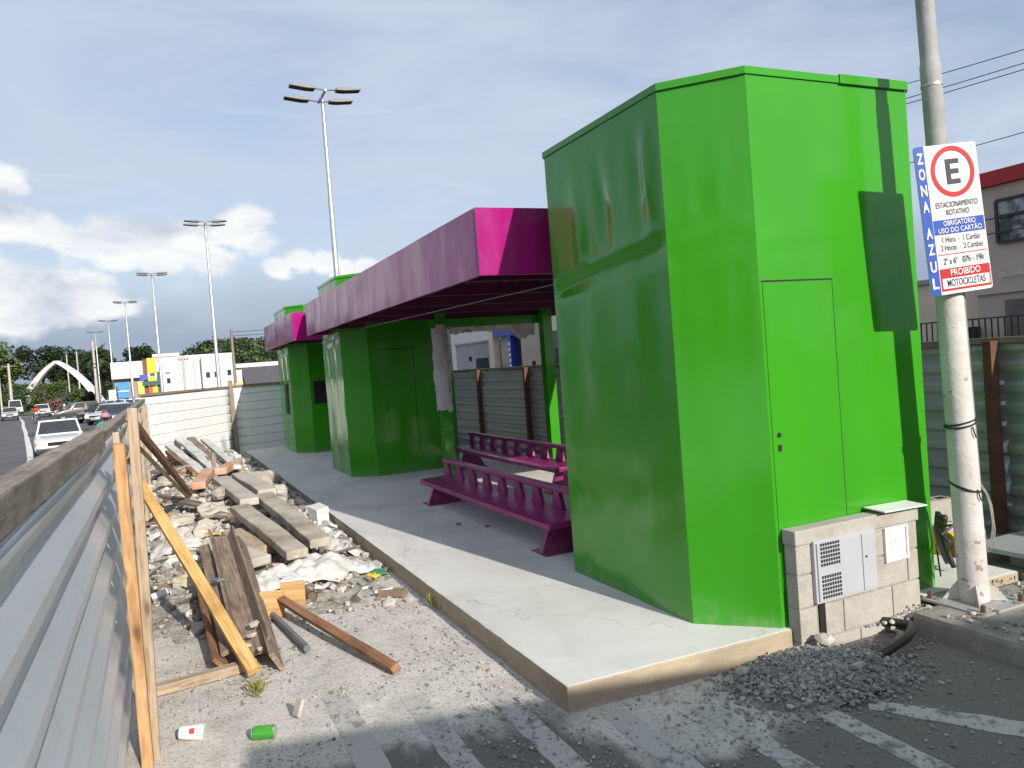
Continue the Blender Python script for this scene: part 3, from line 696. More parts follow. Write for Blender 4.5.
for _ in range(3800):
    y = 5.6 + 12.5*random.random()**1.25; x = random.uniform(-.28,1.64)
    if random.random() > lerp(y, ((5.5,.12),(6.5,.4),(8,1))): continue
    r = random.choice((.012,.016,.02,.03,.045))*random.uniform(.7,1.3)*(1 if y < 9 else 1.25)
    b.chunk((x,y,mound(x,y)+r*.12), r, random.choice((0,0,0,1,1,1,2,3)))
tag(b.build('rubble_fragments', [GREYST, GREYS2, BROWNST, PLAST]), 'small broken fragments strewn over the rubble heap', 'rubble', kind='stuff')
b = MB()
for _ in range(9000):
    y = random.uniform(2.6,7.5); x = random.uniform(-.22,1.66)
    d = noise.noise((x*1.7,y*1.7,5))
    if random.random() > .40+d*1.3: continue
    r = random.choice((.002,.0025,.003,.004,.005,.007,.010))*random.uniform(.7,1.4); b.chunk((x,y,r*.3), r, random.choice((0,0,1,1,2)))
for _ in range(1800):
    x = random.uniform(1.2,3.9); y = random.uniform(1.6,3.3); r = random.choice((.003,.004,.006,.009))*random.uniform(.7,1.3); b.chunk((x,y,r*.3), r, random.choice((0,0,1)))
for _ in range(260):
    x = random.uniform(3.86,5.0); y = random.uniform(2.2,3.2); r = random.choice((.006,.01,.016,.022))*random.uniform(.7,1.3); b.chunk((x,y,.118+r*.3), r, random.choice((0,0,1,2)))
for _ in range(160):
    x = random.gauss(3.95,.12); y = random.gauss(3.2,.05); r = random.choice((.012,.018,.025))*random.uniform(.7,1.3); b.chunk((x,min(y,3.21),.06+r*.3), r, random.choice((0,1,1)))
tag(b.build('loose_grit', [GREYST, GREYS2, BROWNST]), 'loose grit and pebbles scattered over the ground', 'grit', kind='stuff')
b = MB()
def gh(x, y): return max(0, .095*(1-((x-2.92)/.50)**2-((y-2.98)/.36)**2)*(1+.5*noise.noise((x*5,y*5,2))))
for _ in range(6500):
    x = random.gauss(2.90,.23); y = min(3.32,random.gauss(2.97,.16)); h = gh(x,y)
    r = random.choice((.003,.004,.006,.008,.010,.015))*random.uniform(.7,1.4); b.chunk((x,y,h*random.uniform(.75,1)+r*.3), r, random.choice((0,0,0,1,1,2)))
n = 24; vs = []
for j in range(n+1):
    for i in range(n+1):
        x = 2.42+1.0*i/n; y = 2.68+.645*j/n; vs.append((x,y,gh(x,y)*.92-.012))
b.add(vs, [(j*(n+1)+i,j*(n+1)+i+1,(j+1)*(n+1)+i+1,(j+1)*(n+1)+i) for j in range(n) for i in range(n)])
tag(b.build('gravel_pile', [M('dark_gravel',(.34,.33,.31),(.20,.195,.185),9,.92), GREYST, GREYS2]), 'low pile of dark grey gravel at the front corner of the platform', 'gravel', kind='stuff')
for (x, y, z, r, lb) in ((2.60,3.16,.05,.045,'pale stone at the left foot of the gravel pile'),(3.02,2.80,.10,.032,'pale stone low on the near right side of the gravel pile'),(3.16,3.14,.09,.06,'broken block lump at the foot of the meter wall')):
    b = MB(); b.chunk((x,y,z), r); tag(b.build('stone', CONCL), lb, 'stone')

# scraps of plank tossed about
random.seed(21)
# concrete posts and boards lying on the heap
def beam(p0, p1, w, t, m, lb, cat='beam', nm='concrete_beam', roll=0): return tag(local_plank(nm, p0, p1, w, t, m, roll, bev=.014, warp=.009), lb, cat)
beam((.66,8.55,.42), (.95,6.75,.24), .19, .08, CONC, 'grey concrete beam on the heap, nearer of the two lying over the white sack')
beam((.98,9.2,.42), (1.20,7.05,.24), .20, .08, CONC, 'grey concrete beam on the heap, farther one beside the platform')
beam((.64,10.9,.47), (.78,8.75,.44), .20, .08, CONCL, 'pale concrete beam on the heap, left one behind the grey beams')
beam((.90,11.2,.46), (1.03,9.3,.44), .21, .08, CONCL, 'pale concrete beam on the heap, right one behind the grey beams')
beam((.52,8.0,.27), (.70,7.3,.20), .20, .08, PINEG, 'short broken board under the near grey beam, back one', 'board', 'broken_board')
beam((.50,7.35,.22), (.68,7.0,.17), .20, .08, CONCL, 'short broken slab under the near grey beam, front one', 'board', 'broken_slab')
beam((.08,16.2,.62), (.50,11.9,.44), .14, .06, WHITEW, 'whitewashed board at the back of the heap, leftmost of three', 'board', 'whitewashed_board')
beam((.28,17.6,.68), (.66,12.3,.46), .16, .07, WHITEW, 'whitewashed board at the back of the heap, middle of three', 'board', 'whitewashed_board', .2)
beam((.50,17.0,.66), (.72,12.4,.47), .15, .07, OLDW, 'weathered grey board between the whitewashed boards', 'board', 'grey_board')
beam((.74,16.8,.62), (.95,12.3,.46), .15, .06, WHITEW, 'whitewashed board at the back of the heap, rightmost of three', 'board', 'whitewashed_board', -.15)
beam((.05,15.5,.56), (.38,12.2,.44), .09, .07, BROWNW, 'dark red brown batten left of the whitewashed boards', 'board', 'brown_batten')
beam((.70,13.3,.60), (.62,11.6,.38), .06, .05, PINEG, 'short upright stake leaning between the boards and the orange brick', 'timber', 'stake')
beam((-.20,13.8,.40), (.30,12.9,.48), .24, .03, OLDW, 'broad dark board lying crosswise on the heap near the hoarding', 'board', 'dark_board', .2)
beam((-.1,10.6,.40), (.35,9.6,.36), .05, .05, OLDW, 'grey broken stick on the heap left of the grey beams', 'timber', 'broken_stick')
beam((.05,10.1,.37), (.40,9.3,.36), .07, .03, OLDW, 'flat splintered board below the grey broken stick', 'board', 'splintered_board')
beam((.36,10.85,.43), (.56,12.2,.46), .17, .10, BRICK, 'orange hollow brick on the heap, nearer one', 'brick', 'hollow_brick')
beam((.70,11.9,.47), (1.02,12.9,.47), .17, .10, BRICK, 'orange hollow brick on the heap, farther one', 'brick', 'hollow_brick')
for k in range(22):
    y = random.uniform(6.9,13.5); x = random.uniform(-.1,1.35); a = random.uniform(0,3.14); L = random.uniform(.18,.55); z = mound(x,y)+random.uniform(.03,.08); dz = random.uniform(-.07,.07)
    tag(local_plank('plank_scrap', (x-math.cos(a)*L/2,y-math.sin(a)*L/2,z-dz), (x+math.cos(a)*L/2,y+math.sin(a)*L/2,z+dz), random.uniform(.04,.11), random.uniform(.015,.035), random.choice((OLDW,PINEG,OLDB,WHITEW,BROWNW)), random.uniform(-.5,.5), warp=.012), 'short broken plank scrap tossed on the rubble heap', 'scrap', 'plank scraps tossed on the rubble')
def rock(c, r, m, lb, nm='concrete_chunk', flat=.7, cat='chunk', sq=(1,1)):
    b = MB(); vs = []; n, k = 11, 7; ph = random.uniform(0,90)
    for i in range(k+1):
        a = math.pi*i/k
        for j in range(n):
            t = 2*math.pi*j/n; d = Vector((math.sin(a)*math.cos(t)*sq[0], math.sin(a)*math.sin(t)*sq[1], math.cos(a)*flat))
            q = r*.85*(1+.55*noise.noise((d*1.6+Vector((ph,0,0))))+.30*noise.noise((d*3.7+Vector((ph,0,0))))); vs.append(Vector(c)+d*q)
    b.add(vs, [(i*n+j,(i+1)*n+j,(i+1)*n+(j+1) % n,i*n+(j+1) % n) for i in range(k) for j in range(n)])
    return tag(b.build(nm, m, bevel=.006), lb, cat)
rock((1.24,11.5,.32), .24, CONC, 'large dark lump of concrete near the platform edge')
rock((1.30,10.5,.24), .19, CONCL, 'rounded pale lump of concrete beside the platform edge, nearer than the dark lump')
rock((.42,9.1,.34), .20, CONCL, 'pale rough lump of concrete left of the grey beams', flat=.5)
rock((.30,8.45,.27), .15, CONCL, 'pale pinkish lump behind the upper end of the formwork', flat=.6)
rock((.10,9.2,.26), .15, CONCL, 'pale lump close to the hoarding behind the yellow brace', flat=.6)
rock((.62,9.9,.42), .18, CONC, 'grey lump under the left pale beam', flat=.5)
rock((1.05,7.9,.17), .16, CONCL, 'plaster lump between the far grey beam and the platform', flat=.5)
rock((1.32,8.1,.12), .12, CONCL, 'plaster lump by the little white carton', flat=.6)
rock((.06,12.2,.40), .22, CONC, 'dark soil clod on the heap beside the brown brace', flat=.4)
rock((.30,13.0,.42), .25, CONC, 'dark gravelly clod in the middle of the heap', flat=.35)

def cloth(cx, cy, lx, ly, rz, amp, seed, m, nm, lb, cat='sheet', base=None, n=34, z0=.015):
    b = MB(); vs = []; c, s = math.cos(rz), math.sin(rz)
    for j in range(n+1):
        for i in range(n+1):
            u = i/n-.5; v = j/n-.5
            ed = 1+.22*noise.noise((math.atan2(v,u)*1.5,seed,0))
            x = u*lx*ed; y = v*ly*ed; X = cx+x*c-y*s; Y = cy+x*s+y*c
            e = 1-min(1,(abs(u)*2)**4+(abs(v)*2)**4)
            h = (.55+.9*abs(noise.noise((u*2.3+seed,v*2.3,0)))+.35*abs(noise.noise((u*5+seed,v*5,3)))+.10*noise.noise((u*14,v*14,seed)))*amp*(.25+.75*e)
            vs.append((X,Y,max(.004,mound(X,Y))+z0+h))
    b.add(vs, [(j*(n+1)+i,j*(n+1)+i+1,(j+1)*(n+1)+i+1,(j+1)*(n+1)+i) for j in range(n) for i in range(n)])
    o = tag(b.build(nm, m, smooth=45, rec=False), lb, cat); o.modifiers.new('t','SOLIDIFY').thickness = .004; return o
SACK = M('white_sacking', (.64,.635,.62), (.54,.525,.50), 7, .8, bump=.35, bscale=40)
cloth(1.10,6.78,.62,.70,-.5,.12,1,SACK,'white_sack','large white woven sack spread over the near ends of the grey beams')
cloth(.72,6.62,.42,.50,.3,.09,5,SACK,'white_sack','crumpled white sack under the large one, behind the plywood offcuts')
cloth(.02,8.5,.50,.75,.1,.06,9,PLAST,'plastic_sheet','crumpled white plastic sheet by the hoarding behind the yellow brace')
cloth(1.18,9.0,.42,1.0,.1,.05,13,SACK,'paper_sheet','torn pale paper along the far grey beam beside the platform')
cloth(1.45,6.75,.24,.42,.2,.055,17,PLAST,'plastic_bag','crumpled clear white bag against the platform edge')
cloth(1.44,7.55,.26,.5,.1,.05,21,SACK,'paper_sheet','torn white paper scrap by the platform edge, nearer than the carton')
cloth(.09,7.15,.20,.30,.5,.03,25,M('yellowish_cloth',(.62,.58,.40),(.52,.48,.32),6,.85,bump=.4),'cloth_rag','small yellowish rag on the ground behind the yellow brace','rag')
cloth(1.56,6.47,.10,.16,.2,.035,29,M('green_film',(.02,.22,.10),(.03,.30,.14),6,.35,bump=.4),'plastic_wrapper','green plastic wrapper at the foot of the platform edge','wrapper', n=16)
cloth(1.49,6.40,.08,.13,.6,.03,33,M('yellow_film',(.72,.58,.05),(.6,.45,.04),6,.35),'plastic_wrapper','yellow plastic wrapper left of the green one at the platform foot','wrapper', n=16)
cloth(.80,6.52,.16,.22,.6,.05,37,M('dark_cloth',(.03,.03,.05),(.06,.06,.09),6,.8),'cloth_rag','dark blue rag tangled at the edge of the white sacks','rag', n=18)
cloth(.12,8.15,.07,.20,.4,.02,41,M('yellow_strap',(.78,.68,.03),(.66,.56,.03),6,.5),'yellow_strap','yellow strap lying on the white plastic sheet','strap', n=12)
cloth(.37,8.35,.16,.04,.1,.015,45,M('ochre_strap',(.62,.42,.04),(.5,.34,.03),6,.5),'yellow_strip','ochre strip at the upper end of the formwork','strap', n=12, z0=.06)
for x, y, lb in ((-.14,8.02,'cut brown pipe end by the hoarding, left of two'),(-.05,7.90,'cut brown pipe end by the hoarding, right of two')):
    b = MB(); d = Vector((.10,.34,.02)); p = Vector((x,y,.075)); b.tube([p,p+d], .05, 16, cap=False); b.tube([p+d,p+d*1.01], .05, 16); b.tube([p-Vector((0,0,0)),p+d], .042, 16, cap=False); tag(b.build('pipe_end', M('tan_pipe',(.50,.36,.25),(.40,.28,.19),5,.6), smooth=40), lb, 'pipe')
b = MB(); b.box(1.455,1.60,8.85,9.05,.02,.26,rot=Euler((.15,-.1,.3)).to_matrix()); b.box(1.452,1.603,8.845,9.055,.19,.262,1,rot=Euler((.15,-.1,.3)).to_matrix(),piv=(1.5275,8.95,.14))
tag(b.build('carton', [WHITE, PLAST], bevel=.006), 'small upright white carton leaning on the platform edge', 'carton')
# litter
cu = thing('paper_cup', 'white paper cup with a red mark lying on its side by the hoarding', 'cup', (.015,4.12,.04))
ax = Vector((.95,-.28,-.10)).normalized(); p = Vector((-.045,4.14,.043)); q = p+ax*.115
MB().tube([p,q], [.030,.042], 24).build('cup_wall', WHITE, cu, smooth=50)
MB().tube([q-ax*.004,q+ax*.003], [.0445,.0445], 24).build('rim', PLAST, cu, smooth=50)
b = MB(); m_ = p+ax*.062; nrm = (Vector((0,-.85,.5))-ax*Vector((0,-.85,.5)).dot(ax)).normalized(); tng = ax.cross(nrm)
b.add([m_+nrm*.0375+ax*a+tng*c for a, c in ((-.014,-.012),(.012,-.014),(.014,.012),(-.012,.012))], [(0,1,2,3)])
b.add([m_+nrm*.0366+ax*a+tng*c for a, c in ((-.014,-.012),(.012,-.014),(.014,.012),(-.012,.012))], [(0,1,2,3)])
b.build('red_mark', M('red_print',(.55,.03,.02),(.45,.03,.02),9,.6), cu)
ca = thing('drink_can', 'green drink can lying on the dusty ground in front of the stone tile', 'can', (.33,3.92,.033)); ax = Vector((.93,-.36,0)); p = Vector((.275,3.945,.034)); q = p+ax*.105
MB().tube([p,p+ax*.006,p+ax*.10,q], [.026,.032,.032,.027], 24).build('can_body', M('green_can',(.05,.30,.03),(.08,.38,.05),14,.28,.3), ca, smooth=35)
MB().tube([q-ax*.003,q+ax*.003], [.0275,.0275], 24).build('can_lid', GALV, ca, smooth=35); MB().tube([p-ax*.003,p+ax*.002], [.0265,.0265], 24).build('can_base', GALV, ca, smooth=35)
tag(local_plank('stone_tile', (.50,4.09,.055), (.52,4.04,.055), .085, .02, CONCL, R_(68)), 'small beige tile fragment propped upright on the ground beyond the can', 'tile')
tag(local_plank('cardboard_scrap', (-.13,3.62,.012), (-.05,3.68,.012), .10, .012, PINEG, .1), 'pale scrap of board by the foot of the hoarding', 'scrap')
tag(local_plank('wood_scrap', (.29,4.62,.012), (.44,4.66,.014), .035, .015, PINEG), 'thin pale wood scrap near the batten', 'scrap')
tag(local_plank('kerb_fragment', (1.42,5.9,.03), (1.58,5.75,.03), .08, .05, BROWNST), 'brown fragment lying against the platform foot', 'fragment')
for x, y, a, L, lb in ((2.60,7.35,.35,.26,'dark wood splinter on the platform, left of the two below the front bench'),(2.78,7.05,.1,.2,'dark wood splinter on the platform, right of the two below the front bench')):
    tag(local_plank('wood_splinter', (x,y,.14), (x+L*math.cos(a+.9)*.4,y+.03-L*.2,.14), .035, .015, BROWNW), lb, 'splinter')
b = MB()
for k in range(60):
    p = Vector((1.665,5.35,.02)) if k < 30 else Vector((.36,4.52,.01)); p = p+Vector((random.gauss(0,.02),random.gauss(0,.06),0)); a = random.uniform(0,6.3); d = Vector((math.cos(a)*.03,math.sin(a)*.03,random.uniform(.02,.06))); s = Vector((-d.y,d.x,0))*.35
    b.add([p-s*.3,p+s*.3,p+d+s,p+d*1.3], [(0,1,2,3)])
tag(b.build('weeds', M('weed_leaf',(.12,.16,.03),(.25,.24,.05),9,.7)), 'scraps of weed on the dusty ground and at the platform edge', 'weed', kind='stuff')

# ------------------------------------------------------------------ block meter wall
bw = thing('block_wall', 'low concrete block wall holding the electricity meter box before the large kiosk', 'wall', (3.55,3.27,0))
yf, yk = 3.23, 3.322; x0, x1 = 3.075, 4.03
b = MB(); b.box(x0+.008,x1-.008,yf+.008,yk,.0-.12,.60)
b.build('mortar_bed', MORTAR, bw)
rows_ = [(-.12,.055,(0,.15,.45,.78,.955)),(.065,.245,(0,.13,.33,.72,.955)),(.255,.43,(0,.52,.86,.955)),(.44,.60,(0,.955))]
for z0, z1, cs in rows_:
    for a, c in zip(cs, cs[1:]):
        if z1 < .26 and .12 < a+.02 < .16: a += .055     # the slot the conduit comes out of
        MB().box(x0+a+.004,x0+c-.004,yf,yk-.004,z0,z1).build('block', BLOCK, bw, bevel=.006)
MB().box(x0-.006,x1+.006,yf-.012,yk-.002,.602,.685).build('cap', BLOCK, bw, bevel=.008)
MB().box(x0+.145,x0+.19,yf-.002,yf+.05,-.1,.26).build('conduit_slot', DARK, bw)
mbx = thing('meter_box', 'grey electricity meter box with a grille set in the block wall', 'meter box', (3.41,3.21,.45))
GREYP = M('grey_plastic', (.44,.45,.48), (.40,.41,.44), 4, .4); MB().box(3.185,3.655,3.205,3.24,.265,.615).build('case', GREYP, mbx, bevel=.004)
MB().box(3.20,3.535,3.196,3.206,.28,.602).build('cover', GREYP, mbx, bevel=.004); MB().box(3.54,3.645,3.196,3.206,.28,.602).build('side_door', GREYP, mbx, bevel=.004)
for js in (range(0,6),range(8,14)):
    b = MB()
    for i in range(8):
        for j in js: xa = 3.222+i*.0185; za = .290+j*.0225; b.box(xa,xa+.0135,3.1945,3.1975,za,za+.0155)
    b.build('grille', DARK, mbx); MB().tube([(3.565,3.192,.47),(3.565,3.2,.47)], .006, 10).build('latch', DARK, mbx)
jb = thing('junction_box', 'open white junction box recessed in the block wall right of the meter box', 'junction box', (3.84,3.22,.5))
b = MB(); xa, xb, za, zb = 3.745,3.935,.395,.595; t = .014
b.box(xa,xb,3.212,3.262,za,za+t); b.box(xa,xb,3.212,3.262,zb-t,zb); b.box(xa,xa+t,3.2125,3.262,za+t,zb-t); b.box(xb-t,xb,3.2125,3.262,za+t,zb-t); b.box(xa+t,xb-t,3.222,3.2295,za+t,zb-t); b.build('frame', WHITE, jb, bevel=.002)
MB().box(3.80,3.86,3.2185,3.2215,.42,.58).build('breaker_cover', WHITE, jb, bevel=.002); MB().box(3.832,3.838,3.217,3.219,.505,.513).build('screw', DARK, jb)
tag(MB().box(3.70,4.06,3.17,3.318,.698,.706,rot=Euler((.05,.03,.02)).to_matrix()).build('box_lid', WHITE, bevel=.002), 'loose white junction box lid lying on top of the block wall', 'lid')
b = MB(); pts = []
for i in range(14):
    t = i/13; pts.append((3.26+.50*t+.06*math.sin(t*3.1), 2.99+.0*t+.22*max(0,t-.45)**1.3-.02*math.sin(t*3), -.03+.10*math.sin(min(1,t*1.4)*1.57)-.03*max(0,t-.8)))
pts += [(3.755,3.17,.055),(3.70,3.24,.06)]
b.tube(pts, .024, 14); tag(b.build('conduit_pipe', BLACK, smooth=40), 'black corrugated conduit curving from the hole to the block wall', 'conduit')

# ------------------------------------------------------------------ pole and sign
PW = M('flaking_white_paint', (.62,.595,.575), (.50,.47,.44), 6, .8, bump=.5, bscale=30, speck=(16,.64,(.30,.25,.22)))
PG = M('pole_grey', (.36,.36,.35), (.27,.27,.265), 7, .7, bump=.3)
up = thing('street_pole', 'tall grey pole painted white below, carrying the parking sign', 'pole', (4.24,3.04,.115))
def px_(z): return 4.24-.035*(z-.115)
MB().tube([(px_(z),3.04,z) for z in (.13,.5,1.0,1.5,1.9,1.93,1.96)], [.080,.079,.077,.074,.072,.068,.058], 28).build('lower_shaft', PW, up, smooth=40)
MB().tube([(px_(z),3.04,z) for z in (1.94,3.0,3.22,3.24,3.4,5.5,8.2)], [.056,.055,.055,.049,.049,.046,.042], 24).build('upper_shaft', PG, up, smooth=40)
b = MB(); b.tube([(px_(3.10),3.04,3.10),(px_(3.11),3.04,3.115)], .058, 24); b.build('clamp_band', GALV, up)
MB().box(4.04,4.44,2.84,3.24,.112,.127).build('base_plate', PG, up, bevel=.003)
for a in (45,135,225,315):
    d = Vector((math.cos(R_(a)),math.sin(R_(a)),0)); n = Vector((-d.y,d.x,0))*.006; c = Vector((4.24,3.04,.128))
    b = MB(); tri = [c+d*.07,c+d*.17,c+d*.085+Vector((0,0,.12))+d*-.010]; b.add([p+n for p in tri]+[p-n for p in tri], [(0,1,2),(5,4,3),(0,3,4,1),(1,4,5,2),(2,5,3,0)]); b.build('gusset', PW, up)
for sx_, sy_ in ((1,1),(1,-1),(-1,1),(-1,-1)): MB().tube([(4.24+.165*sx_,3.04+.165*sy_,.126),(4.24+.165*sx_,3.04+.165*sy_,.165)], .014, 6).build('anchor_bolt', RUSTP, up)
for zc, tl, ph, lb in ((1.165,.018,0,'black strap wound round the white pole, upper one'),(.80,-.03,1,'black cord tied round the white pole, lower one')):
    b = MB()
    for q in range(2):
        pts = []
        for i in range(25):
            a = 2*math.pi*i/24; pts.append((px_(zc)+.081*math.cos(a), 3.04+.081*math.sin(a), zc+q*(.014 if ph == 0 else .006)+tl*math.cos(a+ph+q*.5)))
        b.tube(pts, .0055 if ph == 0 else .004, 6, cap=False)
    b.tube([(px_(zc)-.01,2.957,zc-.01),(px_(zc)-.006,2.95,zc-.05),(px_(zc)+.01,2.952,zc-.075)], .004, 6)
    tag(b.build('pole_strap', BLACK, smooth=50), lb, 'strap')
b = MB()
for k in range(3):
    b.tube([(px_(.8)+.072,3.0,.80+.01*k),(px_(.75)+.09+.006*k,2.98,.75),(px_(.7)+.102+.008*k,2.97,.68),(px_(.6)+.112+.010*k,2.97,.57-.02*k),(px_(.55)+.108+.006*k,2.98,.49-.03*k),(px_(.5)+.095,3.0,.44-.02*k),(px_(.5)+.083,3.0,.48),(px_(.5)+.080,3.0,.54)], .0035, 6)
b.tube([(px_(1.9)+.070,3.0,1.95),(px_(1.2)+.076,3.0,1.2),(px_(.8)+.077,3.0,.8)], .004, 6)
tag(b.build('loose_cable', M('grey_cable',(.35,.34,.33),(.22,.21,.2),9,.6), smooth=50), 'loop of thin grey cable hanging from the lower cord on the pole', 'cable')

BLUE = M('sign_blue', (.012,.065,.36), (.015,.075,.39), 5, .4); RED = M('sign_red', (.46,.012,.016), (.42,.012,.014), 5, .4); SBLK = M('sign_black', (.025,.025,.03), (.03,.03,.035), 5, .5)
SWH = M('sign_white', (.70,.70,.70), (.66,.66,.67), 5, .35); SGRY = M('sign_back', (.4,.41,.42), (.35,.36,.37), 5, .5)
def text_mesh(t, size, bold=0, spacing=1.0):
    cu_ = bpy.data.curves.new('t', 'FONT'); cu_.body = t; cu_.size = size; cu_.align_x = 'CENTER'; cu_.align_y = 'CENTER'; cu_.extrude = .0004; cu_.offset = bold; cu_.space_character = spacing
    o = bpy.data.objects.new('t', cu_); col.objects.link(o); bpy.context.view_layer.update()
    me = bpy.data.meshes.new_from_object(o.evaluated_get(bpy.context.evaluated_depsgraph_get())); bpy.data.objects.remove(o); return me
def lettering(parent, items, m, name='lettering', y=-.006):
    """items: (text, font size, x, z, bold, width to fit); the sign's face looks along -y"""
    b = MB()
    for t, s_, x, z, bo, wd in items:
        me = text_mesh(t, s_, bo); o = len(b.v); xs_ = [v.co.x for v in me.vertices]; k = wd/(max(xs_)-min(xs_)); mid = (max(xs_)+min(xs_))/2
        for v in me.vertices: b.v.append(((v.co.x-mid)*k+x, y-v.co.z, v.co.y+z))
        for p in me.polygons: b.f.append([o+i for i in p.vertices]); b.m.append(0)
    return b.build(name, m, parent, world=False, rec=False)
def rrect(w, h, r, n=5, cx=0, cz=0):
    out = []
    for sx_, sz_, a0 in ((1,1,0),(-1,1,90),(-1,-1,180),(1,-1,270)):
        for i in range(n+1): a = R_(a0+90*i/n); out.append((cx+sx_*(w/2-r)+r*math.cos(a), cz+sz_*(h/2-r)+r*math.sin(a)))
    return out
def parking_sign(label, loc, rot, scale=1):
    r = thing('parking_sign', label, 'parking sign', loc); r.rotation_euler = rot; r.scale = (scale,)*3
    W, H = .405, .83; xl = -W/2; xd = xl+.064; cx = (xd+W/2)/2; wi = W/2-xd
    MB().prism_ax(rrect(W,H,.018), -.002, .004, 1).build('panel', SWH, r, world=False)
    p = [q for q in rrect(W,H,.018) if q[0] < xd]; p = [(xd,H/2)]+p+[(xd,-H/2)]
    MB().prism_ax(p, -.0035, -.0021, 1).build('blue_strip', BLUE, r, world=False)
    MB().prism_ax([(xd+.004,-.082),(xd+wi-.006,-.082),(xd+wi-.006,.0),(xd+.004,.0)], -.0035, -.0021, 1).build('blue_band', BLUE, r, world=False)
    cz = .262; n = 56; b = MB(); vs = []
    for rr in (.142,.115):
        for yy in (-.0045,-.0021):
            for i in range(n): a = 2*math.pi*i/n; vs.append((cx+rr*math.cos(a),yy,cz+rr*math.sin(a)))
    b.add(vs, [(i,(i+1) % n,2*n+(i+1) % n,2*n+i) for i in range(n)]+[(i,n+i,n+(i+1) % n,(i+1) % n) for i in range(n)]+[(2*n+i,2*n+(i+1) % n,3*n+(i+1) % n,3*n+i) for i in range(n)])
    b.build('red_ring', RED, r, world=False)
    MB().box(xd+.006,xd+wi-.008,-.0035,-.0021,-.197,-.192).build('red_rule', RED, r, world=False)
    MB().box(xd+.006,xd+wi-.006,-.0032,-.0021,-.397,-.272).build('red_band', RED, r, world=False)
    MB().box(xd+.016,xd+wi-.016,-.0044,-.0033,-.384,-.327).build('white_band', SWH, r, world=False)
    b = MB(); ex, ez, ew, eh, st = cx, cz, .088, .140, .030; b.box(ex-ew/2,ex-ew/2+st,-.0046,-.0021,ez-eh/2,ez+eh/2)
    for q in (-eh/2, -st*.42, eh/2-st*.9): b.box(ex-ew/2+st-.002,ex+ew/2-(.006 if q == -st*.42 else 0),-.0044,-.0021,ez+q,ez+q+st*.9)
    b.build('letter_e', SBLK, r, world=False)
    for t, z, w, h, m, bo in (('ESTACIONAMENTO',.080,.275,.032,SBLK,.0),('ROTATIVO',.036,.150,.032,SBLK,.0),('OBRIGATÓRIO',-.023,.210,.028,SWH,.012),('USO DO CARTÃO',-.062,.285,.028,SWH,.012),('1 Hora  -  1 Cartão',-.113,.245,.033,SBLK,.0),
                          ('2 Horas  -  2 Cartões',-.158,.275,.033,SBLK,.0),('2ª a 6ª   07h - 19h',-.233,.265,.036,SBLK,.0),('PROIBIDO',-.299,.195,.036,SWH,.012),('MOTOCICLETAS',-.356,.250,.040,SBLK,.004)):
        lettering(r, [(t, h/.72, cx, z, bo*h/.72, w)], m)
    for c, z in list(zip('ZONA', (.345,.258,.168,.078)))+list(zip('AZUL', (-.070,-.160,-.256,-.350))): lettering(r, [(c, .060/.72, xl+.032, z, .0022, .040)], SWH)
    b = MB(); b.box(-.03,.03,.0045,.06,.2,.23); b.build('bracket', SGRY, r, world=False); b = MB(); b.box(-.03,.03,.0045,.06,-.22,-.19); b.build('bracket', SGRY, r, world=False)
    return r
ps = parking_sign('tall white and blue parking sign lettered ZONA AZUL on the nearest pole', (4.118,2.945,2.335), (0,R_(-4.4),R_(-12.5)))

# ------------------------------------------------------------------ bits at the right by the pole
b = MB(); b.box(5.00,5.84,1.2,3.60,.215,.225); b.box(5.00,5.012,1.2,3.60,.195,.2145)
ms = tag(b.build('steel_sheet', M('flat_grey_sheet',(.40,.42,.44),(.33,.345,.36),2,.5,.2)), 'large flat grey steel sheet lying raised along the foot of the grey fence', 'sheet')
for y, lb in ((1.6,'concrete block propping the steel sheet, front one'),(3.3,'concrete block propping the steel sheet, back one')):
    tag(MB().box(5.10,5.48,y-.09,y+.09,.105,.213).build('prop_block', BLOCK, bevel=.006), lb, 'block')
for z, a, lb in ((.108,.2,'grey hollow block behind the pole, lower of a stack of two'),(.278,-.15,'grey hollow block behind the pole, upper of a stack of two')):
    b = MB(); b.box(5.11,5.39,3.98,4.12,z,z+.165,rot=Euler((0,0,a)).to_matrix()); b.box(5.14,5.23,4.015,4.085,z+.1655,z+.167,1,rot=Euler((0,0,a)).to_matrix(),piv=(5.25,4.05,z)); b.box(5.27,5.36,4.015,4.085,z+.1655,z+.167,1,rot=Euler((0,0,a)).to_matrix(),piv=(5.25,4.05,z))
    tag(b.build('hollow_block', [BLOCK, DARK], bevel=.004), lb, 'block')
rl = thing('cable_reel', 'yellow and black cable reel between the large kiosk and the pole', 'cable reel', (4.98,3.80,.106)); RY = M('yellow_plastic',(.75,.45,.02),(.65,.38,.02),6,.4)
for s_ in (-.06,.06): MB().tube([(4.98+s_-.008,3.80,.191),(4.98+s_+.008,3.80,.191)], .082, 24).build('flange', RY, rl, smooth=40)
MB().tube([(4.922,3.80,.191),(5.038,3.80,.191)], .055, 20).build('cable_winding', BLACK, rl, smooth=40)
b = MB(); vs = []
for j in range(13):
    t = j/12
    for i in range(5): vs.append((4.57+.018*i+.03*t*t, 3.46+.028*i+.02*math.sin(t*4), .50-.33*t+.012*math.sin(i*2+t*5)))
b.add(vs, [(5*j+i,5*j+i+1,5*j+i+6,5*j+i+5) for j in range(12) for i in range(4)]); o = tag(b.build('rubber_flap', BLACK, smooth=60, rec=False), 'black rubber flap hanging just behind the white pole', 'rubber'); o.modifiers.new('t','SOLIDIFY').thickness = .03
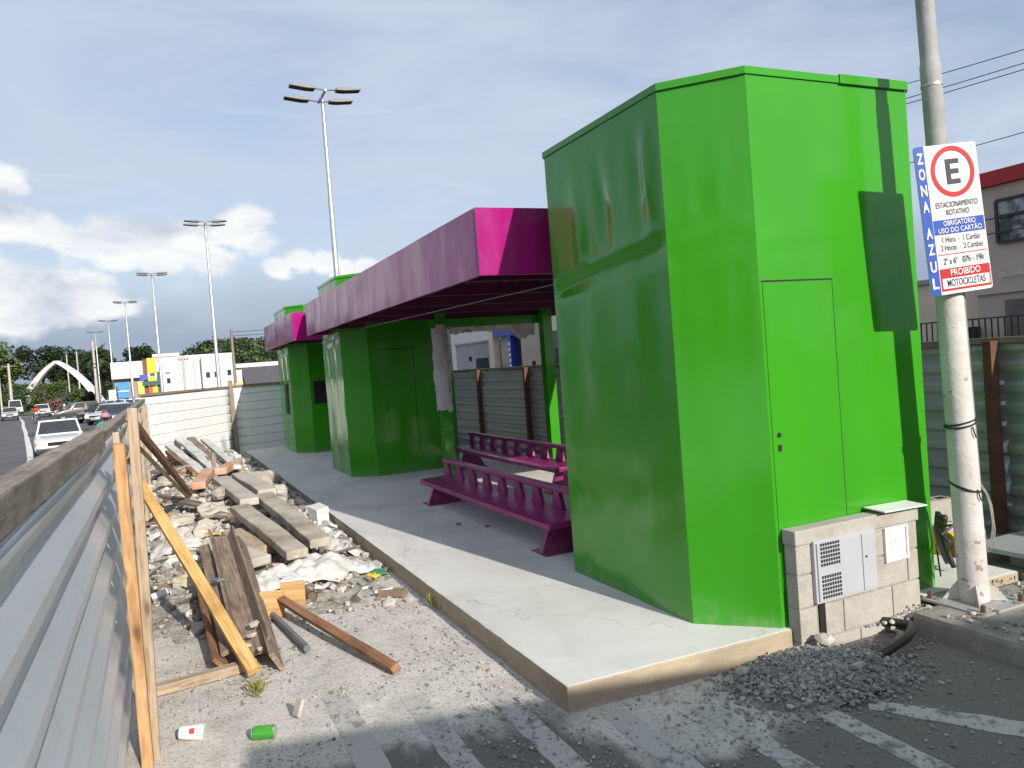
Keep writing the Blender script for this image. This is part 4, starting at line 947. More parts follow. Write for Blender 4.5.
b = MB(); b.tube([(4.33,3.30,.45),(4.42,3.28,.50),(4.47,3.38,.47),(4.50,3.45,.49)], .008, 8); b.tube([(4.28,3.30,.40),(4.25,3.27,.32),(4.29,3.29,.2)], .005, 8); b.tube([(4.40,3.31,.30),(4.47,3.36,.36),(4.49,3.44,.44)], .007, 8)
tag(b.build('black_cable', BLACK, smooth=50), 'black cables looping out of the right edge of the large kiosk', 'cable')

# ------------------------------------------------------------------ street lamps
def lamp(label, x, y, H=9.93):
    r = thing('street_lamp', label, 'street lamp', (x,y,GZ), 0, 'tall four headed street lamps')
    z0 = -GZ; h = H+z0
    MB().tube([(x,y,GZ),(x,y,H*.33),(x,y,H*.335),(x,y,H*.7),(x,y,H*.705),(x,y,H)], [.11,.10,.085,.075,.062,.055], 14).build('pole', GALV, r, smooth=40)
    MB().tube([(x,y-.55,H+.02),(x,y+.55,H+.02)], .035, 8).build('crossarm', STEEL, r)
    for sy_ in (-.5,.5):
        for sx_ in (-1,1):
            a = R_(6)
            b = MB(); b.tube([(x,y+sy_,H+.03),(x+sx_*.36,y+sy_,H+.03+.36*math.sin(a))], .025, 8)
            b.prism_ax([(x+sx_*.30,H+.02),(x+sx_*.55,H+.02),(x+sx_*1.02,H+.07),(x+sx_*1.02,H+.11),(x+sx_*.6,H+.13),(x+sx_*.30,H+.09)], y+sy_-.14, y+sy_+.14, 1)
            hd = b.build('lamp_head', M('lamp_housing',(.16,.16,.17),(.13,.13,.14),4,.5) if 'lamp_housing' not in bpy.data.materials else bpy.data.materials['lamp_housing'], r, bevel=.01)
            MB().prism_ax([(x+sx_*.34,H+.008),(x+sx_*.55,H+.008),(x+sx_*1.0,H+.056),(x+sx_*1.0,H+.075),(x+sx_*.55,H+.03),(x+sx_*.34,H+.03)], y+sy_-.125, y+sy_+.125, 1).build('lens', DARK, hd)
    return r
for i, (x, y) in enumerate(((5.08,23.23),(2.84,42.9),(.21,62.1),(-2.24,81.4),(-4.75,101.9),(-7.3,120))):
    lamp(['nearest and tallest looking street lamp, rising behind the canopies','second street lamp in the row, its head before the white cloud','third street lamp in the row, standing before the colourful shop sign','fourth street lamp in the row, left of the white shop roof','fifth street lamp in the row, by the palm tree','sixth and smallest looking street lamp, left of the palm crown'][i], x, y)
s2 = parking_sign('distant parking sign with a ringed E on the nearest street lamp', (5.05,23.05,2.35), (0,0,R_(-8)), .95)

# far poles
def pole(label, x, y, h, r=.09, arm=0, m=None, group=None):
    t = thing('utility_pole', label, 'pole', (x,y,GZ), 0, group); m = m or CONCL
    MB().tube([(x,y,GZ),(x,y,h)], [r*1.2,r*.8], 10).build('shaft', m, t, smooth=40)
    if arm:
        MB().box(x-arm,x+arm,y-.06,y+.06,h-.5,h-.38).build('crossarm', OLDW, t)
        for k in (-.9,-.4,.4,.9): MB().tube([(x+k*arm,y,h-.38),(x+k*arm,y,h-.2)], .05, 8).build('insulator', STEEL, t)
    return t
pole('thin grey pole behind the far fence with wires running right', 5.41, 63.6, 5.8, .12, 0, OLDW)
pole('utility pole with a crossarm just left of the palm trunk', -7.2, 112, 8.3, .16, 1.3)
pole('concrete pole standing among the trees at the far left', -20.6, 140, 7.2, .2, .9)
pole('slim dark pole beside the concrete pole at the far left', -21.8, 139, 6.5, .12)
pole('slim pole behind the arch, left of two', -16.6, 182, 10.0, .14); pole('slim pole behind the arch, right of two', -14.6, 180, 10.4, .16)
pole('short pole with brackets before the white shop wall', 2.5, 88, 4.9, .13, .5); pole('short thin pole right of the bracketed one before the white shop', 3.5, 88, 4.7, .06)
b = MB()
def wire(b, a, c, sag, r=.012, n=14):
    a = Vector(a); c = Vector(c); b.tube([a.lerp(c,i/n)-Vector((0,0,sag*4*(i/n)*(1-i/n))) for i in range(n+1)], r, 5)
for k in range(2): wire(b, (5.41,63.6,5.6-.3*k), (30,62,7.6-.3*k), .5, .02)
tag(b.build('overhead_wire', DARK), 'pair of sagging wires from the thin grey pole', 'wire')
def dirp(u, v, t): return CAM + (Rm @ Vector((u-512, v-384, F)))*(t/F)
for lb, (u0,v0,u1,v1) in zip(('overhead wire at the upper right, topmost of four','overhead wire at the upper right, second from the top','overhead wire at the upper right, third from the top','lowest overhead wire at the upper right, just above the sign'), ((850,97,1100,22),(850,112,1100,35),(850,117,1100,42),(900,163,1100,106))):
    a = dirp(u0,v0,24); c = dirp(u1,v1,19); d = c-a; b = MB(); wire(b, a-d*.4, c+d*.6, .12, .012); tag(b.build('overhead_wire', DARK), lb, 'wire')

# ------------------------------------------------------------------ buildings across the street on the right
TAUPE = M('taupe_plaster', (.50,.43,.36), (.42,.36,.30), .8, .85); CREAM = M('cream_plaster', (.66,.58,.44), (.56,.49,.37), .7, .85, bump=.1)
TAN = M('tan_plaster', (.42,.36,.29), (.35,.30,.24), .7, .85); HGREY = M('grey_plaster', (.34,.35,.36), (.27,.28,.29), .6, .85); REDP = M('red_band', (.42,.02,.025), (.34,.02,.022), 1, .6)
BLUEP = M('blue_frame', (.02,.05,.38), (.02,.045,.3), 2, .5); IRON = M('dark_iron', (.035,.035,.037), (.025,.025,.026), 6, .6)
bd = thing('shop_building', 'taupe two storey shop with a red roof band at the right edge', 'building', (18,8,0))
MB().box(16,24,-2,11.0,0,4.56).build('wall', TAUPE, bd); MB().box(15.86,24,-2.1,11.15,4.57,4.86).build('roof_band', REDP, bd); MB().box(15.93,16.0,-2,11.0,2.35,2.45).build('cornice', TAUPE, bd)
for (ya, yb_, za, zb_) in ((7.9,10.45,3.38,4.24),(3.5,6.5,3.38,4.24)):
    w = MB().box(15.95,15.99,ya,yb_,za,zb_).build('window', M('painted_reflection_glass',(.30,.32,.32),(.04,.05,.045),2.2,.12,lo=.45,hi=.55), bd)  # pale and dark blotches in the base colour paint reflections into the panes
    b = MB(); n = 4
    for i in range(n+1): y = ya+(yb_-ya)*i/n; b.box(15.92,15.952,y-.03,y+.03,za,zb_)
    for z in (za,(za+zb_)/2+.1,zb_): b.box(15.922,15.950,ya,yb_,z-.03,z+.03)
    b.build('frame', IRON, w)
    b = MB()
    for z in (za+.5,za+.2): b.box(15.80,15.82,ya-.1,yb_+.25,z-.012,z+.012)
    b.build('window_bars', IRON, w)
MB().box(15.965,15.99,2.0,10.4,.2,2.2).build('shutter', M('taupe_shutter',(.16,.14,.12),(.125,.11,.095),3,.7), bd)
me = text_mesh('GRELHANE', .135, .002, 1.12); b = MB()
for v in me.vertices: b.v.append((15.925-v.co.z*20, 10.13-v.co.x*.95, 2.72+v.co.y))
for p in me.polygons: b.f.append(list(p.vertices)); b.m.append(0)
b.build('lettering', M('pale_letters',(.62,.62,.60),(.55,.55,.53),3,.6), bd)
bc = thing('cream_building', 'cream walled annex joined to the left side of the taupe shop', 'building', (18,12.6,0)); MB().box(16.3,24,11.02,14.5,0,2.75).build('wall', CREAM, bc); MB().box(16.2,24,11.02,14.6,2.755,2.86).build('roof', HGREY, bc)
rg = thing('railing', 'dark iron railing on a low wall in front of the taupe shop', 'railing', (15,9,0)); MB().box(14.95,15.15,-2,16,0,.95).build('plinth', HGREY, rg)
b = MB(); y = -2
for z in (1.02,1.85): b.box(15.03,15.07,-2,16,z-.015,z+.015)
b.build('rails', IRON, rg); b = MB()
while y < 16: b.box(15.038,15.062,y-.01,y+.01,.95,1.85); y += .13
b.build('bars', IRON, rg)
b = MB(); b.box(15.2,15.9,10.9,11.05,.95,1.7); y = 10.9
b.build('stair_panel', IRON, rg)
# seen through the shelter
ba = thing('tan_building', 'tan and cream building seen between the beam and fence beside the right post', 'building', (19,30,0)); MB().box(16,24,27,33.95,0,4.6).build('wall', TAN, ba); MB().box(15.95,15.998,27,31.6,0,4.6).build('cream_front', CREAM, ba)
w = MB().box(15.90,15.949,27.6,30.6,1.4,2.9).build('window', GLASS, ba); b = MB()
for i in range(9): y = 27.5+i*.4; b.box(15.6,15.63,y-.015,y+.015,1.2,2.1)
b.box(15.6,15.63,27.4,31.2,2.08,2.12); b.build('balcony_bars', IRON, ba); MB().box(15.96,15.999,32.5,32.8,1.35,1.65).build('vent', DARK, ba)
bl = thing('blue_shop', 'shopfront with a bright blue lettered pillar seen above the grey fence', 'building', (19,36,0)); MB().box(16.4,24,33.97,37.3,0,3.35).build('wall', HGREY, bl); MB().box(16.0,16.39,33.97,37.3,3.0,3.4).build('blue_canopy', BLUEP, bl)
MB().box(16.05,16.39,35.25,35.6,0,2.995).build('pillar', BLUEP, bl); MB().box(16.36,16.398,34.0,35.2,.2,2.9).build('doorway', DARK, bl); MB().box(16.35,16.398,35.8,37.2,1.55,2.4).build('panel', TAN, bl)
b = MB()
for k, c in enumerate('LOJA'[:0]): pass
for k in range(6): b.box(16.03,16.048,35.34,35.5,1.1+k*.28,1.28+k*.28)
b.build('white_marks', WHITE, bl)
bp = thing('cream_column', 'pale cream column left of the blue shopfront', 'column', (16.2,37.7,0)); MB().box(16.0,16.4,37.4,37.95,0,4.3).build('shaft', CREAM, bp, bevel=.02); MB().box(15.94,16.46,37.34,38.01,4.305,4.45).build('capital', CREAM, bp)
bg_ = thing('grey_garage', 'grey garage with a dark opening beyond the cream column', 'building', (19,41,0)); MB().box(16.2,24,38.1,43.5,0,2.85).build('wall', HGREY, bg_); MB().box(16.15,16.198,38.6,40.3,.3,2.0).build('opening', DARK, bg_); MB().box(16.1,24,38.05,43.6,2.855,2.95).build('roof', HGREY, bg_); MB().box(16.16,16.199,41.0,41.4,1.9,2.15).build('vent', DARK, bg_)
bh = thing('white_house', 'tall white house behind the grey garage', 'building', (30,52,0)); MB().box(22,34,44.5,62,0,7.5).build('wall', OFFW, bh); MB().box(21.8,34.2,44.3,62.2,7.51,7.9).build('roof', HGREY, bh)
for y in (47,51,55): MB().box(21.95,21.998,y,y+1.3,4.2,5.6).build('window', GLASS, bh)

# unseen stand-in shop, added behind the camera to cast the foreground shade
bs_ = thing('shade_caster', 'flat roofed stand-in shop, unseen, added behind the viewer to shade the parking bays', 'building', (1.35,-2.40,0), math.atan2(-.21,.978))
for nm, a, m in (('wall',(0,10,-5,0,0,2.8),OFFW),('parapet',(-.08,10.08,-5.08,.06,2.8,3.0),HGREY),('door',(1.2,2.2,.0,.03,0,2.1),IRON),('window',(3,5.2,.0,.03,.9,2.1),GLASS),('window',(6.4,8.6,.0,.03,.9,2.1),GLASS)):
    MB().box(*a).build(nm, m, bs_, world=False)

for nm_lb, y0, y1, x, h, m in (('brick red two storey house added out of view across the road to darken reflections',-14,-2,-17,7.2,M('dull_red_wall',(.25,.10,.07),(.2,.08,.06),1,.85)),('grey shop block added out of view across the road to darken reflections',0,13,-18,6.0,HGREY),('tan house added out of view across the road to darken reflections, farthest of three',15,27,-18,6.6,TAN)):  # unseen blocks, added to darken what the kiosk's left wall reflects
    t = thing('added_reflection_building', nm_lb, 'building', (x-4,(y0+y1)/2,GZ)); MB().box(x-8,x,y0,y1,GZ,h).build('wall', m, t); MB().box(x-8.2,x+.3,y0-.2,y1+.2,h+.002,h+.3).build('roof', HGREY, t)
    for k in range(4):
        ya = y0+1+k*(y1-y0-2)/4
        for za in (.6,3.8): MB().box(x-.05,x+.02,ya,ya+1.5,za,za+1.4).build('window', GLASS, t)
# ------------------------------------------------------------------ far street: shops
fb = thing('white_shop', 'long low white shop building across the far side of the road', 'building', (2.5,98,GZ))
W2 = M('bright_white_wall', (.68,.68,.675), (.60,.60,.60), .3, .8)
for nm, a, m in (('wall',(-4.6,-.4,100,112,GZ,3.1),M('shop_front_grey',(.35,.34,.33),(.25,.24,.23),.5,.7)),('fascia',(-4.8,-.2,99.2,112,3.1,5.0),W2),('wall',(-.3,8.2,96,112,GZ,5.2),W2),('parapet',(-.4,2.4,95.85,112,5.21,5.55),W2),('wall',(4.6,8.2,95,95.98,GZ,4.9),W2),
                 ('window',(.9,1.25,95.9,95.99,2.2,2.75),GLASS),('window',(5.0,5.4,94.9,94.99,2.5,3.1),GLASS),('window',(5.9,6.4,94.9,94.99,2.5,3.1),GLASS),('window',(7.3,7.7,94.9,94.99,2.6,3.2),GLASS),('band',(4.6,8.2,94.8,94.99,.7,1.3),HGREY),('vent',(.8,1.3,95.9,95.99,3.3,3.5),HGREY),
                 ('blue_sign',(-4.3,-3.1,99.0,99.19,.9,2.7),M('shop_blue',(.04,.22,.60),(.06,.28,.66),1,.5)),('yellow_wall',(-2.2,-1.0,99.6,99.98,GZ,2.6),M('shop_yellow',(.72,.62,.12),(.62,.52,.1),1,.6)),('red_frame',(-2.75,-2.55,99.0,99.2,GZ,3.1),M('pinkish',(.55,.2,.18),(.5,.18,.16),1,.6)),('orange_panel',(-.1,.45,95.7,95.98,1.0,3.0),M('shop_orange',(.62,.14,.05),(.55,.12,.04),1,.6)),('sill',(-4.3,-3.1,98.9,98.99,1.6,1.75),W2)):
    MB().box(*a).build(nm, m, fb)
tw = thing('sign_tower', 'tall yellow red and blue advertising tower in front of the white shop', 'sign', (-1.0,88,GZ))
TY = M('tower_yellow',(.80,.52,.02),(.72,.45,.02),1,.5); TR = M('tower_red',(.60,.09,.03),(.52,.07,.03),1,.5); TB = M('tower_blue',(.04,.07,.42),(.04,.06,.35),1,.5); TG = M('tower_green',(.03,.10,.08),(.03,.08,.07),1,.5)
for nm, a, m in (('frame',(-1.35,-.95,87.6,88.5,GZ,4.75),M('tower_brown',(.16,.07,.05),(.12,.06,.04),1,.6)),('yellow_panel',(-.94,-.1,87.5,88.4,3.3,4.85),TY),('yellow_panel',(-.94,-.3,87.5,88.4,2.5,3.0),TY),('blue_panel',(-1.7,-.95,87.3,87.58,2.6,3.2),TB),('green_band',(-1.5,.3,87.2,87.48,2.05,2.5),TG),('red_panel',(-.94,-.1,87.5,88.4,-.2,2.0),TR),('yellow_panel',(-.6,-.1,87.3,87.48,1.3,1.9),TY),('blue_panel',(-.35,.25,87.2,87.48,.5,1.0),TB),('dark_panel',(-.09,.45,87.6,88.4,-.2,3.4),TG)):
    MB().box(*a).build(nm, m, tw, bevel=.02)
dh = thing('dark_roof_house', 'low house with a broad dark tiled roof right of the white shop', 'house', (12,97,GZ))
MB().box(8.6,19,93,104,GZ,1.2).build('wall', W2, dh); b = MB(); b.prism_ax([(92.2,1.0),(98,3.4),(104,1.0)], 9.0, 19.2, 0); b.build('roof', M('dark_tiles',(.10,.095,.105),(.075,.07,.08),2,.8,bump=.5,bscale=8), dh); MB().box(8.5,19.4,99,104.5,3.42,3.9).build('ridge_wall', W2, dh)
bs2 = thing('billboard', 'small white billboard on a thin post before the dark roofed house', 'sign', (6.9,80,GZ)); MB().tube([(7.0,80,GZ),(7.0,80,1.6)], .05, 8).build('post', STEEL, bs2); MB().box(6.55,7.45,79.95,80.05,1.6,2.9).build('panel', W2, bs2)
for i, (x, y, w, h, m, lb) in enumerate(((5.0,56,.5,.75,TY,'small yellow road works board beyond the far fence'),(-1.1,80,.9,.5,M('white_board',(.75,.75,.75),(.65,.65,.65),1,.5),'white advertising board at the foot of the coloured tower'),(-4.5,92,.7,1.3,W2,'white banner standing by the kerb left of the yellow wall'))):
    t = thing('notice_board', lb, 'sign', (x,y,GZ)); z = .9 if i == 0 else .6; MB().tube([(x,y,GZ),(x,y,z+.1)], .05, 8).build('post', STEEL, t); MB().box(x-w/2,x+w/2,y-.04,y+.04,z,z+h).build('board', m, t)
lm = thing('market_canopy', 'lime green awning glimpsed over the fence below the dark roof', 'awning', (9.4,78,GZ)); b = MB(); b.prism_ax([(77,.95),(78,1.25),(79,.95)], 8.6, 10.8, 0); b.build('awning', M('lime_cloth',(.45,.60,.04),(.38,.5,.04),1,.7), lm)
for x in (8.7,10.7): MB().tube([(x,78,GZ),(x,78,1.0)], .04, 8).build('leg', STEEL, lm)

# white arch monument
ar = thing('arch_monument', 'slender white pointed arch monument spanning the trees at the left', 'monument', (-17.7,172,GZ))
b = MB(); A = Vector((-24.2,176,.0)); C_ = Vector((-17.55,172.9,8.3)); B = Vector((-10.2,169.3,-.3)); n = 64; vs = []
for side, P0 in ((0,A),(1,B)):
    for i in range(n+1):
        t = i/n; ctrl = P0*.55+C_*.45+Vector((0,0,2.5)); p = P0*(1-t)**2+ctrl*2*t*(1-t)+C_*t*t
        vs.append((p, 1.15-.55*t))
for side in (0,1):
    seg = vs[side*(n+1):(side+1)*(n+1)]; o = len(b.v); k = 4
    for p, w in seg:
        tdir = (C_-seg[0][0]).normalized(); nx_ = Vector((-tdir.z if not side else tdir.z,0,abs(tdir.x))).normalized()*w*.5; ny_ = Vector((.4,.9,0))*w*.5
        for a, c in ((1,1),(1,-1),(-1,-1),(-1,1)): b.v.append(tuple(p+nx_*a+ny_*c))
    for i in range(n):
        for j in range(k): b.f.append([o+i*k+j,o+i*k+(j+1) % k,o+(i+1)*k+(j+1) % k,o+(i+1)*k+j]); b.m.append(0)
    b.f.append([o+3,o+2,o+1,o]); b.m.append(0); b.f.append([o+n*k,o+n*k+1,o+n*k+2,o+n*k+3]); b.m.append(0)
b.build('arch', W2, ar)

# ------------------------------------------------------------------ vegetation
def leafmat(n, a, c): return M(n, a, c, .9, .6, lo=.3, hi=.7)
L1 = leafmat('leaf_mid', (.055,.095,.022), (.03,.055,.014)); L2 = leafmat('leaf_dark', (.028,.052,.018), (.018,.034,.012)); L3 = leafmat('leaf_light', (.11,.15,.035), (.06,.095,.02))
BARK = M('bark', (.11,.085,.065), (.07,.055,.04), 3, .9)
def crown(b, c, rx, rz, n, ls, lobes=9):
    cl = []
    for _ in range(lobes):
        a = random.uniform(0,6.28); q = random.uniform(.15,.8); cl.append((Vector((c[0]+math.cos(a)*rx*q, c[1]+math.sin(a)*rx*q, c[2]+random.uniform(-.6,.75)*rz)), random.uniform(.28,.5)))
    for _ in range(n):
        lc, k = random.choice(cl); d = Vector((random.gauss(0,1),random.gauss(0,1),random.gauss(0,1))).normalized()*random.random()**.4
        p = lc+Vector((d.x*rx*k,d.y*rx*k,d.z*rz*k*1.1)); s = ls*random.uniform(.6,1.4)
        e = Euler((random.uniform(-.9,.9),random.uniform(-.9,.9),random.uniform(0,6.28))).to_matrix()
        b.add([p+e @ Vector(v)*s for v in ((-1,-.5,0),(0,-.75,.12),(1,-.1,0),(.3,.8,-.15),(-.7,.6,.1))], [(0,1,2,3,4)])
    return cl
def tree(nm, lb, x, y, h, rx, m, n=1500, ls=.35, tr=.25, group=None, trunk=.35):
    t = thing(nm, lb, 'tree', (x,y,GZ), 0, group); b = MB(); rz = h*(1-trunk)/2; c = (x,y,GZ+h-rz); cl = crown(b, c, rx, rz, n, ls, 11); b.build('crown', m, t, rec=False)
    b = MB(); b.tube([(x,y,GZ),(x+.1,y,GZ+h*.4),(x,y,GZ+h*.75)], [tr,tr*.7,tr*.3], 8)
    for q, k in cl[:6]: b.tube([(x,y,GZ+h*random.uniform(.3,.5)),tuple((Vector((x,y,c[2]))+q)/2),tuple(q)], [tr*.45,tr*.3,tr*.12], 6)
    b.build('trunk', BARK, t, smooth=50); return t
specs = [(-33,172,13,5.5,L1,'dense mid green tree at the left edge of the view'),(-27.5,185,13,5,L3,'light green tree with a loose crown at the far left'),(-31.5,168,10.5,4,L1,'rounded tree behind the concrete pole at the far left'),
         (-23,198,13.5,5,L2,'dark spreading tree behind the left leg of the arch'),(-19.5,206,13.2,5.5,L2,'dark tree filling the middle of the arch'),(-13.4,200,12.4,4.5,L2,'dark feathery tree right of the arch peak'),
         (-10.5,185,9.5,4,L1,'leafy tree behind the right leg of the arch'),(-15,190,9.2,4.5,L2,'low dark tree behind the arch opening'),(-7.3,175,9.0,3.5,L2,'dark tree between the arch and the palm'),(-1.8,140,9.4,2.6,L2,'dark tree rising over the white shop roof'),
         (-38,150,11,5,L2,'dark tree just beyond the left edge of the view'),(2.5,150,7.0,2.2,L2,'small dark bush crown just behind the white shop roof')]
for x, y, h, rx, m, lb in specs: tree('tree', lb, x, y, h, rx, m, 3200, .27 if y > 150 else .22, .28, 'trees behind the arch monument')
for x, y, h, rx, m, lb in ((-17.0,152,4.9,2.6,L3,'bright round bush under the arch peak'),(-12.7,150,3.3,1.7,L3,'small bright bush near the right foot of the arch'),(-21,155,3.9,2.4,L1,'low bush near the left foot of the arch'),(-25,152,4.5,2.6,L1,'bush at the far left below the dense trees'),(-10.6,140,2.6,1.3,L2,'dark bush at the right foot of the arch'),(-14.6,138,2.0,1.2,M('pink_blossom',(.32,.12,.2),(.12,.12,.05),3,.7),'low pinkish flowering shrub before the arch')):
    tree('bush', lb, x, y, h, rx, m, 1300, .15, .1, 'bushes at the foot of the arch', .12)
b = MB()
for _ in range(1800):
    x = random.uniform(-34,-9); y = 145+random.uniform(-1.5,1.5)+(x+9)*-.15; z = GZ+random.uniform(.1,1.5)*(1+.3*noise.noise((x*.4,0,0))); s = random.uniform(.15,.35); e = Euler((random.uniform(-.9,.9),random.uniform(-.9,.9),random.uniform(0,6.28))).to_matrix()
    b.add([Vector((x,y,z))+e @ Vector(v)*s for v in ((-1,-.5,0),(0,-.75,.1),(1,-.1,0),(.3,.8,-.1),(-.7,.6,.1))], [(0,1,2,3,4)])
tag(b.build('hedge', L1, rec=False), 'clipped green hedge running under the arch', 'hedge', kind='stuff')
pt = thing('palm_tree', 'feathery palm tree standing between the arch and the white shop', 'palm tree', (-8.4,130,GZ))
b = MB(); b.tube([(-8.4,130,GZ),(-8.35,130,3),(-8.0,130,6.7)], [.38,.27,.25], 10); b.build('trunk', BARK, pt, smooth=50)
b = MB()
for k in range(64):
    a = k*2.4+random.uniform(-.2,.2); el = random.uniform(-.35,1.3); L = random.uniform(2.3,3.0); p = Vector((-8.0,130,6.7)); d = Vector((math.cos(a)*math.cos(el),math.sin(a)*math.cos(el),math.sin(el))); pr = p.copy()
    for s in range(14):
        q = pr+d*(L/14); d = (d+Vector((0,0,-.115))).normalized(); sd = d.cross(Vector((0,0,1)));
        if sd.length < .1: sd = Vector((1,0,0))
        sd.normalize(); wl = .65*math.sin(math.pi*(s+1.5)/16)
        for sg in (-1,1):
            for fx in (0,.5):
                o_ = pr.lerp(q,fx); tip = o_+sd*sg*wl+d*.25+Vector((0,0,-.22*wl)); b.add([o_-d*.05,o_+d*.06,tip], [(0,1,2)])
        b.add([pr,q,q+Vector((0,0,-.05)),pr+Vector((0,0,-.06))], [(0,1,2,3)]); pr = q
b.build('fronds', L1, pt, rec=False)

# wooded hill
def hz_(x, y):
    t = lerp(x, ((-160,5),(-60,6),(-15,8),(2,11.5),(10,16),(18,20.5),(28,23),(45,21.5),(60,22.5),(90,24),(140,22),(260,10)))
    return GZ+(t-1.5)*max(0,math.cos(min(1,abs(y-400)/75)*math.pi/2))**1.0
b = MB(); nx, ny = 90, 16
for j in range(ny+1):
    for i in range(nx+1):
        x = -180+460*i/nx; y = 325+150*j/ny; b.v.append((x,y,hz_(x,y)-.4))
b.f = [[j*(nx+1)+i,j*(nx+1)+i+1,(j+1)*(nx+1)+i+1,(j+1)*(nx+1)+i] for j in range(ny) for i in range(nx)]; b.m = [0]*len(b.f)
structure(b.build('hill', L2, smooth=80, rec=False))
b = MB(); cls = []
for _ in range(430):
    x = random.uniform(-60,95); y = random.uniform(332,412); cls.append((x,y,random.uniform(2.0,4.2)))
mi_ = []
for x, y, r in cls:
    m = random.choice((0,0,1,1,2)); top = hz_(x,y)
    for _ in range(64):
        d = Vector((random.gauss(0,1),random.gauss(0,1),random.gauss(0,1))).normalized()*random.random()**.35; p = Vector((x+d.x*r,y+d.y*r,top+r*.3+d.z*r*.8)); s = random.uniform(.3,.75); e = Euler((random.uniform(-1,1),random.uniform(-1,1),random.uniform(0,6.28))).to_matrix()
        b.add([p+e @ Vector(v)*s for v in ((-1,-.5,0),(0,-.75,.12),(1,-.1,0),(.3,.8,-.15),(-.7,.6,.1))], [(0,1,2,3,4)], m)
tag(b.build('hill_forest', [L2, L1, L3], rec=False), 'dense forest covering the hill on the horizon', 'forest', kind='stuff')

